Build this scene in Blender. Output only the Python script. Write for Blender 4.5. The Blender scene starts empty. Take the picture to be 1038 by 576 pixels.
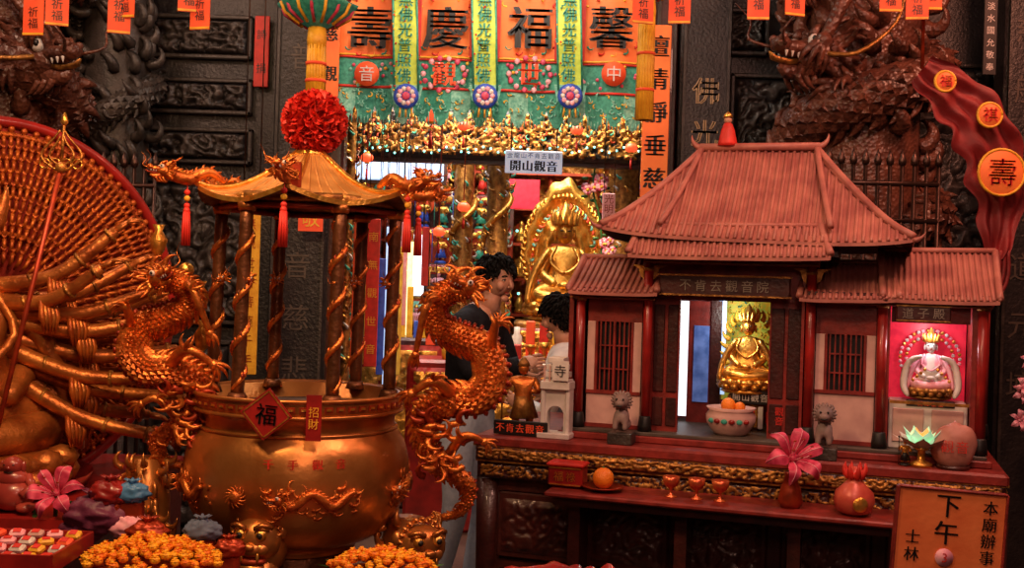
import bpy, math, random
from math import sin, cos, pi, radians
from mathutils import Vector as V, Matrix as MX, noise
random.seed(7)
F=1100.0; CZ=1.6; ROLL=radians(1.8)
CAM=V((0,0,CZ))
def P(u,v,d):
    a=(u-519)/F; b=(288-v)/F; c=cos(ROLL); s=sin(ROLL)
    return V((d*(a*c-b*s), d, CZ+d*(a*s+b*c)))
SC=bpy.context.scene.collection
# ------------------------------------------------------------------ materials
def mat(name,c,c2=None,r=.5,m=0.0,ns=25,bump=0,bs=80,vor=False,emit=0,coat=0,ec=None,lo=.35,hi=.65):
    M=bpy.data.materials.new(name); M.use_nodes=True; nt=M.node_tree; N=nt.nodes; L=nt.links
    b=N['Principled BSDF']; b.inputs['Roughness'].default_value=r; b.inputs['Metallic'].default_value=m
    tc=N.new('ShaderNodeTexCoord')
    if c2 is None: c2=tuple(x*.72 for x in c)
    n=N.new('ShaderNodeTexNoise'); n.inputs['Scale'].default_value=ns; n.inputs['Detail'].default_value=4
    L.new(tc.outputs['Object'],n.inputs['Vector'])
    rp=N.new('ShaderNodeValToRGB'); rp.color_ramp.elements[0].position=lo; rp.color_ramp.elements[1].position=hi
    rp.color_ramp.elements[0].color=(*c2,1); rp.color_ramp.elements[1].color=(*c,1)
    L.new(n.outputs['Fac'],rp.inputs['Fac']); L.new(rp.outputs['Color'],b.inputs['Base Color'])
    if bump:
        if vor:
            t=N.new('ShaderNodeTexVoronoi'); t.inputs['Scale'].default_value=bs; o=t.outputs['Distance']
        else:
            t=N.new('ShaderNodeTexNoise'); t.inputs['Scale'].default_value=bs; t.inputs['Detail'].default_value=5; o=t.outputs['Fac']
        L.new(tc.outputs['Object'],t.inputs['Vector'])
        bp=N.new('ShaderNodeBump'); bp.inputs['Strength'].default_value=bump; bp.inputs['Distance'].default_value=.01
        L.new(o,bp.inputs['Height']); L.new(bp.outputs['Normal'],b.inputs['Normal'])
    if emit:
        if ec: b.inputs['Emission Color'].default_value=(*ec,1)
        else: L.new(rp.outputs['Color'],b.inputs['Emission Color'])
        b.inputs['Emission Strength'].default_value=emit
    if coat: b.inputs['Coat Weight'].default_value=coat
    return M
GOLD=mat('gold_leaf',(.95,.55,.12),(.7,.33,.05),.3,.85,40,.3,90)
GOLDH=mat('gold_old',(.52,.25,.055),(.2,.08,.02),.42,.65,30,.4,90)
GUAN=mat('guanyin_gold',(.60,.22,.05),(.30,.08,.018),.4,.65,14,.35,60)
DRG=mat('dragon_gold',(.80,.27,.055),(.44,.10,.018),.34,.75,35,.25,160)
DRR=mat('dragon_red_recess',(.42,.05,.015),(.25,.03,.01),.4,.5,30)
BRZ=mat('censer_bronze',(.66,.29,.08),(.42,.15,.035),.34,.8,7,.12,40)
BRZD=mat('censer_dark',(.20,.075,.03),(.09,.035,.014),.4,.6,25,.3,70)
CANO=mat('canopy_gold',(.82,.48,.16),(.58,.29,.08),.42,.5,14,.15,60)
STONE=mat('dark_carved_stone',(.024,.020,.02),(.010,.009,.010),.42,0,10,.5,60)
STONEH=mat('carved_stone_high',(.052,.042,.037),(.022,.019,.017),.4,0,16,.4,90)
RSTONE=mat('reddish_stone',(.14,.048,.028),(.055,.018,.012),.4,0,12,.6,50,vor=True)
RED=mat('lacquer_red',(.38,.018,.015),(.21,.011,.010),.36,0,12,.05,60,coat=.2)
CLOTHR=mat('silk_cloth_red',(.24,.012,.014),(.13,.007,.009),.65,0,8,.2,40)
REDW=mat('temple_wood_red',(.27,.028,.021),(.14,.014,.011),.42,0,20,.15,90)
DWOOD=mat('dark_red_wood',(.06,.011,.009),(.028,.006,.005),.4,0,18,.2,80,coat=.2)
ROOFM=mat('roof_tile_salmon',(.45,.165,.125),(.30,.09,.075),.5,0,12,.1,120)
PINKW=mat('pinkish_wall',(.66,.42,.37),(.52,.31,.28),.6,0,16)
BRIGHTR=mat('festival_red',(.72,.032,.02),(.5,.02,.012),.55,0,18)
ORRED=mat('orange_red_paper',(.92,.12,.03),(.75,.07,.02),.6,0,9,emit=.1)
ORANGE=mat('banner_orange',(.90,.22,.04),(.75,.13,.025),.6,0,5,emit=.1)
BLACK=mat('ink_black',(.008,.006,.006),(.004,.004,.004),.5)
WHITE=mat('white_ceramic',(.72,.69,.65),(.56,.52,.48),.35,0,20)
YEL=mat('yellow_silk',(.90,.55,.04),(.7,.35,.02),.5,0,20,.2,120)
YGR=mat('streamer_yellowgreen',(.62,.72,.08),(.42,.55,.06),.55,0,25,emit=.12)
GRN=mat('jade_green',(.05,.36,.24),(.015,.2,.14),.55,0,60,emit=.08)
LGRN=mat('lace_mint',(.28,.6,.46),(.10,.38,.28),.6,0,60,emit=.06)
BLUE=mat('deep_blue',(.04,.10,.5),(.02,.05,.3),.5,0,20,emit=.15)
PINK=mat('lily_pink',(.78,.10,.20),(.42,.02,.07),.5,0,30)
LPINK=mat('light_pink',(.9,.5,.55),(.8,.3,.4),.5,0,30)
SKIN=mat('skin',(.55,.30,.20),(.47,.24,.16),.5,0,20)
HAIR=mat('black_hair',(.006,.005,.005),(.003,.003,.003),.85,0,90,.5,120)
HAIR.node_tree.nodes['Principled BSDF'].inputs['Specular IOR Level'].default_value=.15
JACK=mat('dark_jacket',(.009,.009,.013),(.005,.005,.008),.85,0,30,.3,60)
JACK.node_tree.nodes['Principled BSDF'].inputs['Specular IOR Level'].default_value=.2
JEAN=mat('light_jeans',(.50,.58,.66),(.40,.47,.56),.8,0,40,.2,120)
SHIRT=mat('white_shirt',(.70,.71,.74),(.58,.59,.63),.75,0,25,.2,40)
SHOE=mat('shoe_white',(.6,.6,.6),None,.5)
LITW=mat('led_panel_white',(.9,.95,1),(.85,.9,1),.4,emit=1.6)
LITB=mat('led_panel_blue',(.5,.7,1),(.4,.6,1),.4,emit=1.0)
LITR=mat('lit_magenta',(.8,.025,.06),(.6,.01,.04),.4,emit=.35)
LITY=mat('warm_lamp',(1,.65,.25),None,.4,emit=3)
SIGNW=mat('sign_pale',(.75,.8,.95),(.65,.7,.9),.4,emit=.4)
GTXT=mat('grey_text',(.10,.08,.065),None,.5,.2)
GTX2=mat('plaque_text',(.26,.22,.18),None,.5,.2)
MARI=mat('marigold',(.95,.38,.01),(.8,.18,.005),.6,0,60)
MARY=mat('marigold_yellow',(1,.58,.02),(.85,.38,.01),.6,0,60)
LEAF=mat('leaf_green',(.04,.16,.03),(.02,.08,.015),.5,0,30)
IRON=mat('iron_dark',(.09,.05,.04),None,.4,.8)
FLOORM=mat('floor_tile',(.10,.06,.05),(.06,.035,.03),.3,0,4,.1,30)
CEILM=mat('ceiling_dark',(.07,.03,.02),None,.6)
ORF=mat('orange_fruit',(.95,.28,.02),(.85,.2,.01),.45,0,20,.4,200)
PURP=mat('purple_bag',(.20,.04,.09),(.10,.015,.05),.5,0,10,.5,30)
HALO=mat('halo_orange',(.60,.17,.025),(.34,.065,.012),.42,.45,20,.3,80)
HALOR=mat('halo_red',(.32,.03,.012),(.2,.018,.009),.45,.3,20)
LT_=[mat('glitter_warm',(1,.7,.3),None,.4,emit=6),mat('glitter_teal',(.2,.9,.8),None,.4,emit=3),mat('glitter_red',(1,.12,.05),None,.4,emit=3)]  # tiny glowing beads added through the shrine for glitter
# ------------------------------------------------------------------ mesh builder
_gc={}
def glyph(ch):
    if ch in _gc: return _gc[ch]
    cu=bpy.data.curves.new('g','FONT'); cu.body=ch; cu.resolution_u=2
    o=bpy.data.objects.new('g',cu); SC.objects.link(o); bpy.context.view_layer.update()
    me=o.evaluated_get(bpy.context.evaluated_depsgraph_get()).to_mesh()
    vs=[tuple(v.co) for v in me.vertices]; fs=[tuple(p.vertices) for p in me.polygons]
    bpy.data.objects.remove(o); bpy.data.curves.remove(cu)
    if vs:
        xs=[v[0] for v in vs]; ys=[v[1] for v in vs]; cx=(min(xs)+max(xs))/2; cy=(min(ys)+max(ys))/2
        vs=[(v[0]-cx,v[1]-cy) for v in vs]
    _gc[ch]=(vs,fs); return _gc[ch]
def face(loc,rz=0,s=1): return MX.Translation(V(loc))@MX.Rotation(rz,4,'Z')@MX.Scale(s,4)
def frame(loc,x,z):
    x=V(x).normalized(); z=V(z); z=(z-x*z.dot(x)).normalized(); y=z.cross(x)
    m=MX((x,y,z)).transposed().to_4x4(); m.translation=V(loc); return m
class MB:
    def __init__(s,name,M=None): s.n=name;s.v=[];s.f=[];s.mi=[];s.sm=[];s.mats=[];s.M=M or MX.Identity(4)
    def add(s,vs,fs,mt,sm=True,M=None):
        T=s.M@M if M is not None else s.M
        o=len(s.v); s.v+=[T@V(p) for p in vs]
        if mt not in s.mats: s.mats.append(mt)
        k=s.mats.index(mt)
        for f in fs: s.f.append([i+o for i in f]); s.mi.append(k); s.sm.append(sm)
    def box(s,c,d,mt,M=None,bev=0):
        x,y,z=c; a,b,h=d[0]/2,d[1]/2,d[2]/2
        e=min(bev,a*.9,b*.9,h*.9)
        if e<=0:
            vs=[(x+i*a,y+j*b,z+k*h) for i in(-1,1) for j in(-1,1) for k in(-1,1)]
            fs=[(0,1,3,2),(4,6,7,5),(0,4,5,1),(2,3,7,6),(0,2,6,4),(1,5,7,3)]
            s.add(vs,fs,mt,False,M); return
        vs=[];fs=[]
        for zz,aa,bb in((z-h,a-e,b-e),(z-h+e,a,b),(z+h-e,a,b),(z+h,a-e,b-e)):
            for dx,dy in((-aa,-bb+e),(-aa+e,-bb),(aa-e,-bb),(aa,-bb+e),(aa,bb-e),(aa-e,bb),(-aa+e,bb),(-aa,bb-e)): vs.append((x+dx,y+dy,zz))
        for r in range(3):
            for i in range(8): fs.append((r*8+i,r*8+(i+1)%8,r*8+8+(i+1)%8,r*8+8+i))
        fs.append(tuple(range(7,-1,-1))); fs.append(tuple(range(24,32)))
        s.add(vs,fs,mt,False,M)
    def surf(s,fn,nu,nv,mt,M=None,sm=True,cu=False):
        vs=[fn(i/nu,j/nv) for j in range(nv+1) for i in range(nu+1)]
        fs=[(j*(nu+1)+i,j*(nu+1)+i+1,(j+1)*(nu+1)+i+1,(j+1)*(nu+1)+i) for j in range(nv) for i in range(nu)]
        s.add(vs,fs,mt,sm,M)
    def lathe(s,prof,mt,seg=24,M=None,rf=None,sm=True,cap=True):
        vs=[];n=len(prof)
        for r,z in prof:
            for i in range(seg):
                a=2*pi*i/seg; q=r*(rf(a,z) if rf else 1); vs.append((q*cos(a),q*sin(a),z))
        fs=[(j*seg+i,j*seg+(i+1)%seg,(j+1)*seg+(i+1)%seg,(j+1)*seg+i) for j in range(n-1) for i in range(seg)]
        if cap: fs.append(tuple(range(seg-1,-1,-1))); fs.append(tuple((n-1)*seg+i for i in range(seg)))
        s.add(vs,fs,mt,sm,M)
    def ball(s,c,r,mt,seg=12,M=None,f=None):
        if not hasattr(r,'__len__'): r=(r,r,r)
        h=max(4,seg*2//3); vs=[];fs=[]
        for j in range(h+1):
            t=pi*j/h
            for i in range(seg):
                a=2*pi*i/seg; q=f(a,t) if f else 1
                vs.append((c[0]+r[0]*sin(t)*cos(a)*q,c[1]+r[1]*sin(t)*sin(a)*q,c[2]+r[2]*cos(t)*q))
        for j in range(h):
            for i in range(seg): fs.append((j*seg+i,(j+1)*seg+i,(j+1)*seg+(i+1)%seg,j*seg+(i+1)%seg))
        s.add(vs,fs,mt,True,M)
    def tube(s,pts,rad,mt,seg=8,M=None,flat=1.0):
        pts=[V(p) for p in pts]; n=len(pts)
        if not hasattr(rad,'__len__'): rad=[rad]*n
        T=[(pts[min(i+1,n-1)]-pts[max(i-1,0)]).normalized() for i in range(n)]
        up=V((0,0,1)) if abs(T[0].z)<.9 else V((0,1,0))
        N=(up-T[0]*up.dot(T[0])).normalized(); vs=[]
        for i in range(n):
            N=(N-T[i]*N.dot(T[i])); N=N.normalized() if N.length>1e-6 else V((1,0,0)); B=T[i].cross(N)
            for k in range(seg):
                a=2*pi*k/seg; vs.append(pts[i]+N*cos(a)*rad[i]+B*sin(a)*rad[i]*flat)
        fs=[(j*seg+i,j*seg+(i+1)%seg,(j+1)*seg+(i+1)%seg,(j+1)*seg+i) for j in range(n-1) for i in range(seg)]
        fs.append(tuple(range(seg-1,-1,-1))); fs.append(tuple((n-1)*seg+i for i in range(seg)))
        s.add(vs,fs,mt,True,M)
    def prism(s,poly,y0,y1,mt,M=None,sm=False):
        n=len(poly); vs=[(x,y0,z) for x,z in poly]+[(x,y1,z) for x,z in poly]
        fs=[tuple(range(n)),tuple(range(2*n-1,n-1,-1))]+[(i,i+n,(i+1)%n+n,(i+1)%n) for i in range(n)]
        s.add(vs,fs,mt,sm,M)
    def text(s,st,size,mt,M,vert=False,gap=1.08,bold=0):
        n=len(st)
        for i,ch in enumerate(st):
            if ch==' ': continue
            vs,fs=glyph(ch); o=(i-(n-1)/2)*size*gap
            for bx in ((0,) if not bold else (-bold,0,bold)):
                q=[((x*size*1.02+bx+(0 if vert else o)),-.001-abs(bx)*.01,(y*size*1.02-(o if vert else 0))) for x,y in vs]
                s.add(q,fs,mt,False,M)
    def done(s,parent=None):
        if not s.v: return None
        c=V((sum(v.x for v in s.v)/len(s.v),sum(v.y for v in s.v)/len(s.v),min(v.z for v in s.v)))
        me=bpy.data.meshes.new(s.n); me.from_pydata([v-c for v in s.v],[],s.f)
        for m in s.mats: me.materials.append(m)
        me.polygons.foreach_set('material_index',s.mi); me.polygons.foreach_set('use_smooth',s.sm); me.update()
        o=bpy.data.objects.new(s.n,me); o.location=c; SC.objects.link(o)
        if parent: o.parent=parent
        return o
def cr(pts,n):
    pts=[V(p) for p in pts]; m=len(pts)-1; out=[]
    for k in range(n+1):
        t=k/n*m; i=min(int(t),m-1); u=t-i
        a=pts[max(i-1,0)];b=pts[i];c=pts[i+1];d=pts[min(i+2,m)]
        out.append(.5*((2*b)+(c-a)*u+(2*a-5*b+4*c-d)*u*u+(3*b-a-3*c+d)*u**3))
    return out
def lerpl(r,n):
    m=len(r)-1; out=[]
    for k in range(n+1):
        t=k/n*m;i=min(int(t),m-1);out.append(r[i]+(r[i+1]-r[i])*(t-i))
    return out
def curl(mb,p,d,up,L,r,mt,M=None,k=1.6,seg=6):
    d=V(d).normalized(); up=V(up); up=(up-d*up.dot(d)); up=up.normalized() if up.length>1e-5 else V((0,0,1))
    pts=[];q=V(p)
    for i in range(8):
        pts.append(q.copy()); a=k*i/7; q=q+(d*cos(a)+up*sin(a))*L/7
    mb.tube(pts,[r*(1-(i/7)**1.5)+r*.04 for i in range(8)],mt,seg,M)
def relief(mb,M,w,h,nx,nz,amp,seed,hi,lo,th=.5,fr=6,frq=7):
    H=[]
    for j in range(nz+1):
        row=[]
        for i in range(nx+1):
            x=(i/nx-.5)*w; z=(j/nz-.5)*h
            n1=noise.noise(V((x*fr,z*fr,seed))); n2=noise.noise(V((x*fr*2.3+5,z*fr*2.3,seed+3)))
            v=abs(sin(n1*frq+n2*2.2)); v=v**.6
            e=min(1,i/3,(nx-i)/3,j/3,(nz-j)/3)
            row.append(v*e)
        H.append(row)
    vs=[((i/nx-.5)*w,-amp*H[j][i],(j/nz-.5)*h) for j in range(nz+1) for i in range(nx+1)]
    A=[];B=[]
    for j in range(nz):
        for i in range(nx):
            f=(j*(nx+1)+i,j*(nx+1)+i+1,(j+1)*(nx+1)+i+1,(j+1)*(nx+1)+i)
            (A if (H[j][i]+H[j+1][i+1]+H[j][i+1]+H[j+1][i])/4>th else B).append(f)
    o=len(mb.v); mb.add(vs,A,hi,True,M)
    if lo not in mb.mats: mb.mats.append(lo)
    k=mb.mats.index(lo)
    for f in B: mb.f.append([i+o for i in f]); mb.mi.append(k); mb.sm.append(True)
# ------------------------------------------------------------------ dragon
def dhead(mb,M,L,mt,m2,horn=1.0):
    """head frame: +x snout, +z crown, length L"""
    B=lambda c,r,m=mt,seg=12: mb.ball([q*L for q in c],[q*L for q in r],m,seg,M)
    B((0,0,0),(.34,.26,.27)); B((.3,0,.06),(.34,.19,.13)); B((.58,0,.1),(.13,.17,.12))
    mb.tube([V(q)*L for q in((-.05,0,-.15),(.2,0,-.24),(.45,0,-.27),(.6,0,-.2))],[.13*L,.13*L,.1*L,.04*L],mt,8,M)
    mb.tube([V(q)*L for q in((.2,0,-.1),(.45,0,-.13),(.7,0,-.1),(.78,0,-.02))],[.06*L,.05*L,.04*L,.01*L],m2,6,M,1.6)
    for s in(-1,1):
        B((.62,s*.1,.18),(.06,.06,.06)); B((.14,s*.2,.17),(.1,.08,.1),WHITE,10); B((.18,s*.25,.19),(.045,.045,.05),BLACK,8)
        curl(mb,V((.12,s*.16,.26))*L,(-.2,s*.3,1),(-1,0,0),.3*L,.07*L,mt,M)
        mb.tube(cr([V((-.05,s*.14,.2))*L]+[V((-.05,s*.14,.2))*L+V(q)*L*horn for q in((-.25,s*.08,.3),(-.6,s*.16,.42),(-.9,s*.16,.7))],10),[.07*L*(1-i/11) for i in range(11)],mt,6,M)
        mb.tube(cr([V(q)*L for q in((.62,s*.14,.08),(.85,s*.35,.2),(.7,s*.5,.5),(.9,s*.6,.75))],12),[.028*L*(1-i/14) for i in range(13)],mt,5,M)
        for i in range(7):
            a=-.9+i*.42
            curl(mb,V((-.12,s*.2,.18*sin(a)))*L,(-1,s*.7,sin(a)*1.2),(0,s,.6 if i%2 else -.4),.62*L,.09*L,mt,M,1.7)
        for i in range(4): curl(mb,V((.25+.11*i,s*.13,.0))*L,(.1,0,-1),(0,0,-1),.09*L,.025*L,WHITE,M,0,5)
        for i in range(3): curl(mb,V((.05+.15*i,s*.1,-.3))*L,(-.3,s*.2,-1),(-1,0,0),.32*L,.05*L,mt,M,1.2)
def dragon(mb,pts,rads,mt,m2,hl,hx,hz,n=90,scales=True,fins=1,side=None,legs=(),M=None,flames=10,horn=1.0):
    P_=cr(pts,n); R=lerpl(rads,n); side=V(side or (0,-1,0))
    mb.tube(P_,[r*(1+.04*(i%2)) for i,r in enumerate(R)],mt,12,M)
    for i in range(1,n):
        t=(P_[i+1]-P_[i-1]).normalized(); o=t.cross(side).normalized()*fins; b=t.cross(o)
        if i%2==0 and R[i]>hl*.04: curl(mb,P_[i]+o*R[i]*.8,o-t*.5,-t,R[i]*1.0,R[i]*.3,mt,M,.9,5)
        if scales and R[i]>hl*.07:
            vs=[];fs=[]
            for k in range(11):
                a=2*pi*(k+.5*(i%2))/11
                if cos(a)<-.75: continue
                def rp(aa,tt,rr): 
                    return P_[i]+t*tt+(o*cos(aa)+b*sin(aa))*rr
                w=.27; L=R[i]*.5; q=len(vs)
                vs+=[rp(a-w,0,R[i]*.99),rp(a+w,0,R[i]*.99),rp(a,-L*.9,R[i]*1.02),rp(a,-L*.25,R[i]*1.17)]
                fs+=[(q,q+3,q+2),(q+3,q+1,q+2),(q,q+1,q+3)]
            mb.add(vs,fs,mt,False,M)
        if i%2==1 and scales: # belly plates
            mb.tube([P_[i]-o*R[i]*.9+b*R[i]*.5,P_[i]-o*R[i]*1.1,P_[i]-o*R[i]*.9-b*R[i]*.5],R[i]*.16,m2,5,M)
    dhead(mb,(frame(P_[n],hx,hz)),hl,mt,m2,horn) if M is None else dhead(mb,M@frame(P_[n],hx,hz),hl,mt,m2,horn)
    for (t0,foot,r) in legs:
        a=P_[int(t0*n)]; f=V(foot); mid=(a+f)/2+V((0,-.3,.35))*(f-a).length
        L=cr([a,mid,f],10); mb.tube(L,[r*(1.2-.07*i) for i in range(11)],mt,8,M)
        d=(f-mid).normalized(); sd=d.cross(V((0,1,0))).normalized()
        mb.ball(f,r*.9,mt,8,M)
        for q in(-1.2,-.4,.4,1.2): curl(mb,f,d+sd*q*.8+V((0,-.3,0)),-sd*.2+V((0,.5,-1)),r*3.4,r*.5,mt,M,1.5)
        for q in range(3): curl(mb,mid+V((0,-r*.3,0)),V((random.uniform(-1,1),-.3,random.uniform(-.2,1))),sd,r*3.0,r*.45,mt,M,1.8)
    for q in range(flames):
        i=int((q+.5)/flames*n*.9); a=random.uniform(0,6.28)
        curl(mb,P_[i]+V((0,-R[i]*.8,0)),V((cos(a),-.25,sin(a))),V((-sin(a),0,cos(a))),hl*.5,hl*.07,mt,M,2.4)
# ------------------------------------------------------------------ skinned figures
def skinmesh(J,E,root='pelvis',sub=2):
    names=list(J); idx={k:i for i,k in enumerate(names)}
    me=bpy.data.meshes.new('sk'); me.from_pydata([J[k][0] for k in names],[(idx[a],idx[b]) for a,b in E],[])
    o=bpy.data.objects.new('sk',me); SC.objects.link(o)
    o.modifiers.new('s','SKIN'); 
    sv=me.skin_vertices[0].data
    for k in names:
        r=J[k][1]; sv[idx[k]].radius=(r if hasattr(r,'__len__') else (r,r)); sv[idx[k]].use_root=(k==root)
    m=o.modifiers.new('u','SUBSURF'); m.levels=sub; m.render_levels=sub
    bpy.context.view_layer.update()
    e=o.evaluated_get(bpy.context.evaluated_depsgraph_get()); q=e.to_mesh()
    vs=[v.co.copy() for v in q.vertices]; fs=[tuple(p.vertices) for p in q.polygons]
    bpy.data.objects.remove(o); bpy.data.meshes.remove(me)
    segs=[(V(J[a][0]),V(J[b][0]),a,b) for a,b in E]; lab=[]
    for f in fs:
        c=sum((vs[i] for i in f),V())/len(f); best=None
        for a,b,na,nb in segs:
            d=b-a; t=max(0,min(1,(c-a).dot(d)/max(d.length_squared,1e-9))); l=(c-a-d*t).length
            if best is None or l<best[0]: best=(l,na if t<.5 else nb)
        lab.append(best[1])
    return vs,fs,lab
def addskin(mb,sk,mf,M=None):
    vs,fs,lab=sk; g={}
    for f,l in zip(fs,lab): g.setdefault(mf(l),[]).append(f)
    for m_,ff in g.items():
        used=sorted({i for f in ff for i in f}); mp={o:i for i,o in enumerate(used)}
        mb.add([vs[i] for i in used],[tuple(mp[i] for i in f) for f in ff],m_,True,M)
def hand(mb,M,s,mt,curlk=.5,side=1):
    """palm from origin along +x, palm faces -z ; s = hand length"""
    mb.ball((.25*s,0,0),(.28*s,.2*s,.09*s),mt,10,M)
    mb.tube([(-.2*s,0,0),(.05*s,0,0)],[.13*s,.15*s],mt,8,M)
    for i,(y,L) in enumerate(((.15,.42),(.05,.48),(-.05,.45),(-.15,.34))):
        q=V((.42*s,y*side*s,0)); pts=[q.copy()]
        for k in range(3):
            a=curlk*(k+.6); q=q+V((cos(a),y*.25*side,-sin(a)))*L*s/3; pts.append(q.copy())
        mb.tube(pts,[.048*s,.046*s,.041*s,.03*s],mt,6,M); mb.ball(pts[-1],.03*s,mt,6,M)
    mb.tube([V((.1,.14*side,0))*s,V((.22,.3*side,-.04))*s,V((.38,.36*side,-.1))*s,V((.48,.34*side,-.16))*s],[.07*s,.058*s,.048*s,.032*s],mt,6,M)
def head(mb,M,h,skin,hair,short=True):
    def ff(a,t):
        z=cos(t); y=sin(a); q=1-.20*max(0,-z)**1.4-.03*abs(z)
        if y>.2 and z<-.1: q-=.12*min(1,-z*1.5)*y
        return q
    mb.ball((0,0,0),(.325*h,.41*h,.5*h),skin,24,M,ff)
    mb.tube([(0,-.37*h,.08*h),(0,-.42*h,-.02*h),(0,-.465*h,-.10*h),(0,-.40*h,-.14*h)],[.025*h,.035*h,.045*h,.03*h],skin,8,M)
    for s in(-1,1): mb.ball((s*.035*h,-.41*h,-.12*h),(.03*h,.03*h,.025*h),skin,8,M); mb.ball((s*.17*h,-.28*h,-.10*h),(.1*h,.09*h,.11*h),skin,10,M)
    mb.ball((0,-.355*h,-.245*h),(.085*h,.03*h,.014*h),DRR,8,M); mb.ball((0,-.35*h,-.27*h),(.075*h,.035*h,.018*h),mat_lip,8,M)
    mb.ball((0,-.31*h,-.38*h),(.11*h,.07*h,.08*h),skin,8,M)
    for s in(-1,1):
        mb.ball((s*.14*h,-.345*h,.02*h),(.05*h,.03*h,.02*h),WHITE,8,M); mb.ball((s*.14*h,-.372*h,.02*h),(.02*h,.01*h,.02*h),BLACK,8,M)
        mb.tube([(s*.08*h,-.365*h,.045*h),(s*.14*h,-.378*h,.05*h),(s*.2*h,-.35*h,.03*h)],.010*h,BLACK,5,M)
        mb.tube([(s*.07*h,-.375*h,.1*h),(s*.14*h,-.385*h,.12*h),(s*.22*h,-.34*h,.1*h)],.015*h,hair,5,M)
        mb.ball((s*.325*h,.03*h,-.04*h),(.03*h,.06*h,.095*h),skin,8,M)
    # hair: hundreds of short overlapping locks growing from the scalp
    seg=40;hh=26;vs=[];fs=[]
    for j in range(hh+1):
        t=pi*j/hh
        for i in range(seg):
            a=2*pi*i/seg; vs.append((.34*h*sin(t)*cos(a)*1.05,.425*h*sin(t)*sin(a)*1.05+.012*h,.5*h*cos(t)*1.05+.015*h))
    def lim(a): 
        w=max(0,min(1,(sin(a)+.78)/1.15)); return .50-1.0*w**.8
    for j in range(hh):
        for i in range(seg):
            a=2*pi*(i+.5)/seg; t=pi*(j+.5)/hh
            if cos(t)>lim(a): fs.append((j*seg+i,(j+1)*seg+i,(j+1)*seg+(i+1)%seg,j*seg+(i+1)%seg))
    mb.add(vs,fs,hair,True,M)
    rr=random.Random(5)
    for q in range(520):
        z=rr.uniform(-.5,1); a=rr.uniform(0,2*pi)
        if z<lim(a)-.02: continue
        r=math.sqrt(1-z*z); p=V((.345*h*r*cos(a),.43*h*r*sin(a)+.012*h,.51*h*z+.015*h)); n=V((r*cos(a),r*sin(a),z)).normalized()
        dn=V((0,-.55 if z>.2 else .15,-1)); dn=dn-n*dn.dot(n); dn=dn.normalized() if dn.length>1e-3 else V((0,-1,0))
        dn=dn+V((rr.uniform(-.5,.5),rr.uniform(-.3,.3),0)); L=h*rr.uniform(.13,.2)*(1.1 if z>.3 else .7)
        mb.tube([p+n*.01*h,p+n*.055*h+dn*L*.5,p+n*.02*h+dn*L],[.035*h,.03*h,.004*h],hair,4,M)
mat_lip=mat('lip',(.5,.2,.16),None,.5)
def person(name,loc,rz,scale,top,pants,over={},headrot=None,headoff=(0,-.02,.13)):
    M=face(loc,rz,scale); mb=MB(name,M)
    J={'pelvis':((0,0,.95),(.155,.12)),'waist':((0,0,1.08),(.145,.11)),'chest':((0,-.01,1.28),(.17,.125)),'collar':((0,0,1.42),(.1,.085)),
       'neck':((0,0,1.5),.055),'shL':((.165,0,1.4),.07),'shR':((-.165,0,1.4),.07),'elL':((.24,.02,1.13),.052),'elR':((-.24,.02,1.13),.052),
       'wrL':((.25,-.06,.9),.035),'wrR':((-.25,-.06,.9),.035),'hipL':((.09,0,.86),.098),'hipR':((-.09,0,.86),.098),
       'knL':((.1,-.01,.5),.07),'knR':((-.1,-.01,.5),.07),'anL':((.105,.02,.1),.05),'anR':((-.105,.02,.1),.05),
       'toL':((.11,-.15,.04),.038),'toR':((-.11,-.15,.04),.038)}
    for k,p in over.items(): J[k]=(p,J[k][1])
    E=[('pelvis','waist'),('waist','chest'),('chest','collar'),('collar','neck'),('collar','shL'),('collar','shR'),('shL','elL'),('elL','wrL'),('shR','elR'),('elR','wrR'),
       ('pelvis','hipL'),('pelvis','hipR'),('hipL','knL'),('knL','anL'),('hipR','knR'),('knR','anR'),('anL','toL'),('anR','toR')]
    sk=skinmesh(J,E)
    def mf(l):
        if l in('neck',): return SKIN
        if l in('waist','chest','collar','shL','shR','elL','elR','wrL','wrR'): return top
        if l in('toL','toR'): return SHOE
        return pants
    addskin(mb,sk,mf)
    for s,w,e in((1,'wrL','elL'),(-1,'wrR','elR')):
        d=V(J[w][0])-V(J[e][0]); hand(mb,frame(J[w][0],d,V((s,0.2,.1))),.18,SKIN,.45,s)
        mb.tube([V(J[w][0])-d.normalized()*.05,V(J[w][0])+d.normalized()*.005],[.043,.04],top,10)
    nk=V(J['neck'][0]); cl=V(J['collar'][0])
    mb.tube([cl.lerp(nk,.1),cl.lerp(nk,.8)],[.085,.062],top,12)
    mb.tube([nk-V((0,0,.03)),nk+V(headoff)*.6],[.055,.052],SKIN,10)
    H=MX.Translation(nk+V(headoff))@(headrot or MX.Identity(4)); head(mb,H,.225,SKIN,HAIR)
    return mb.done()
_bs=None
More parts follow.
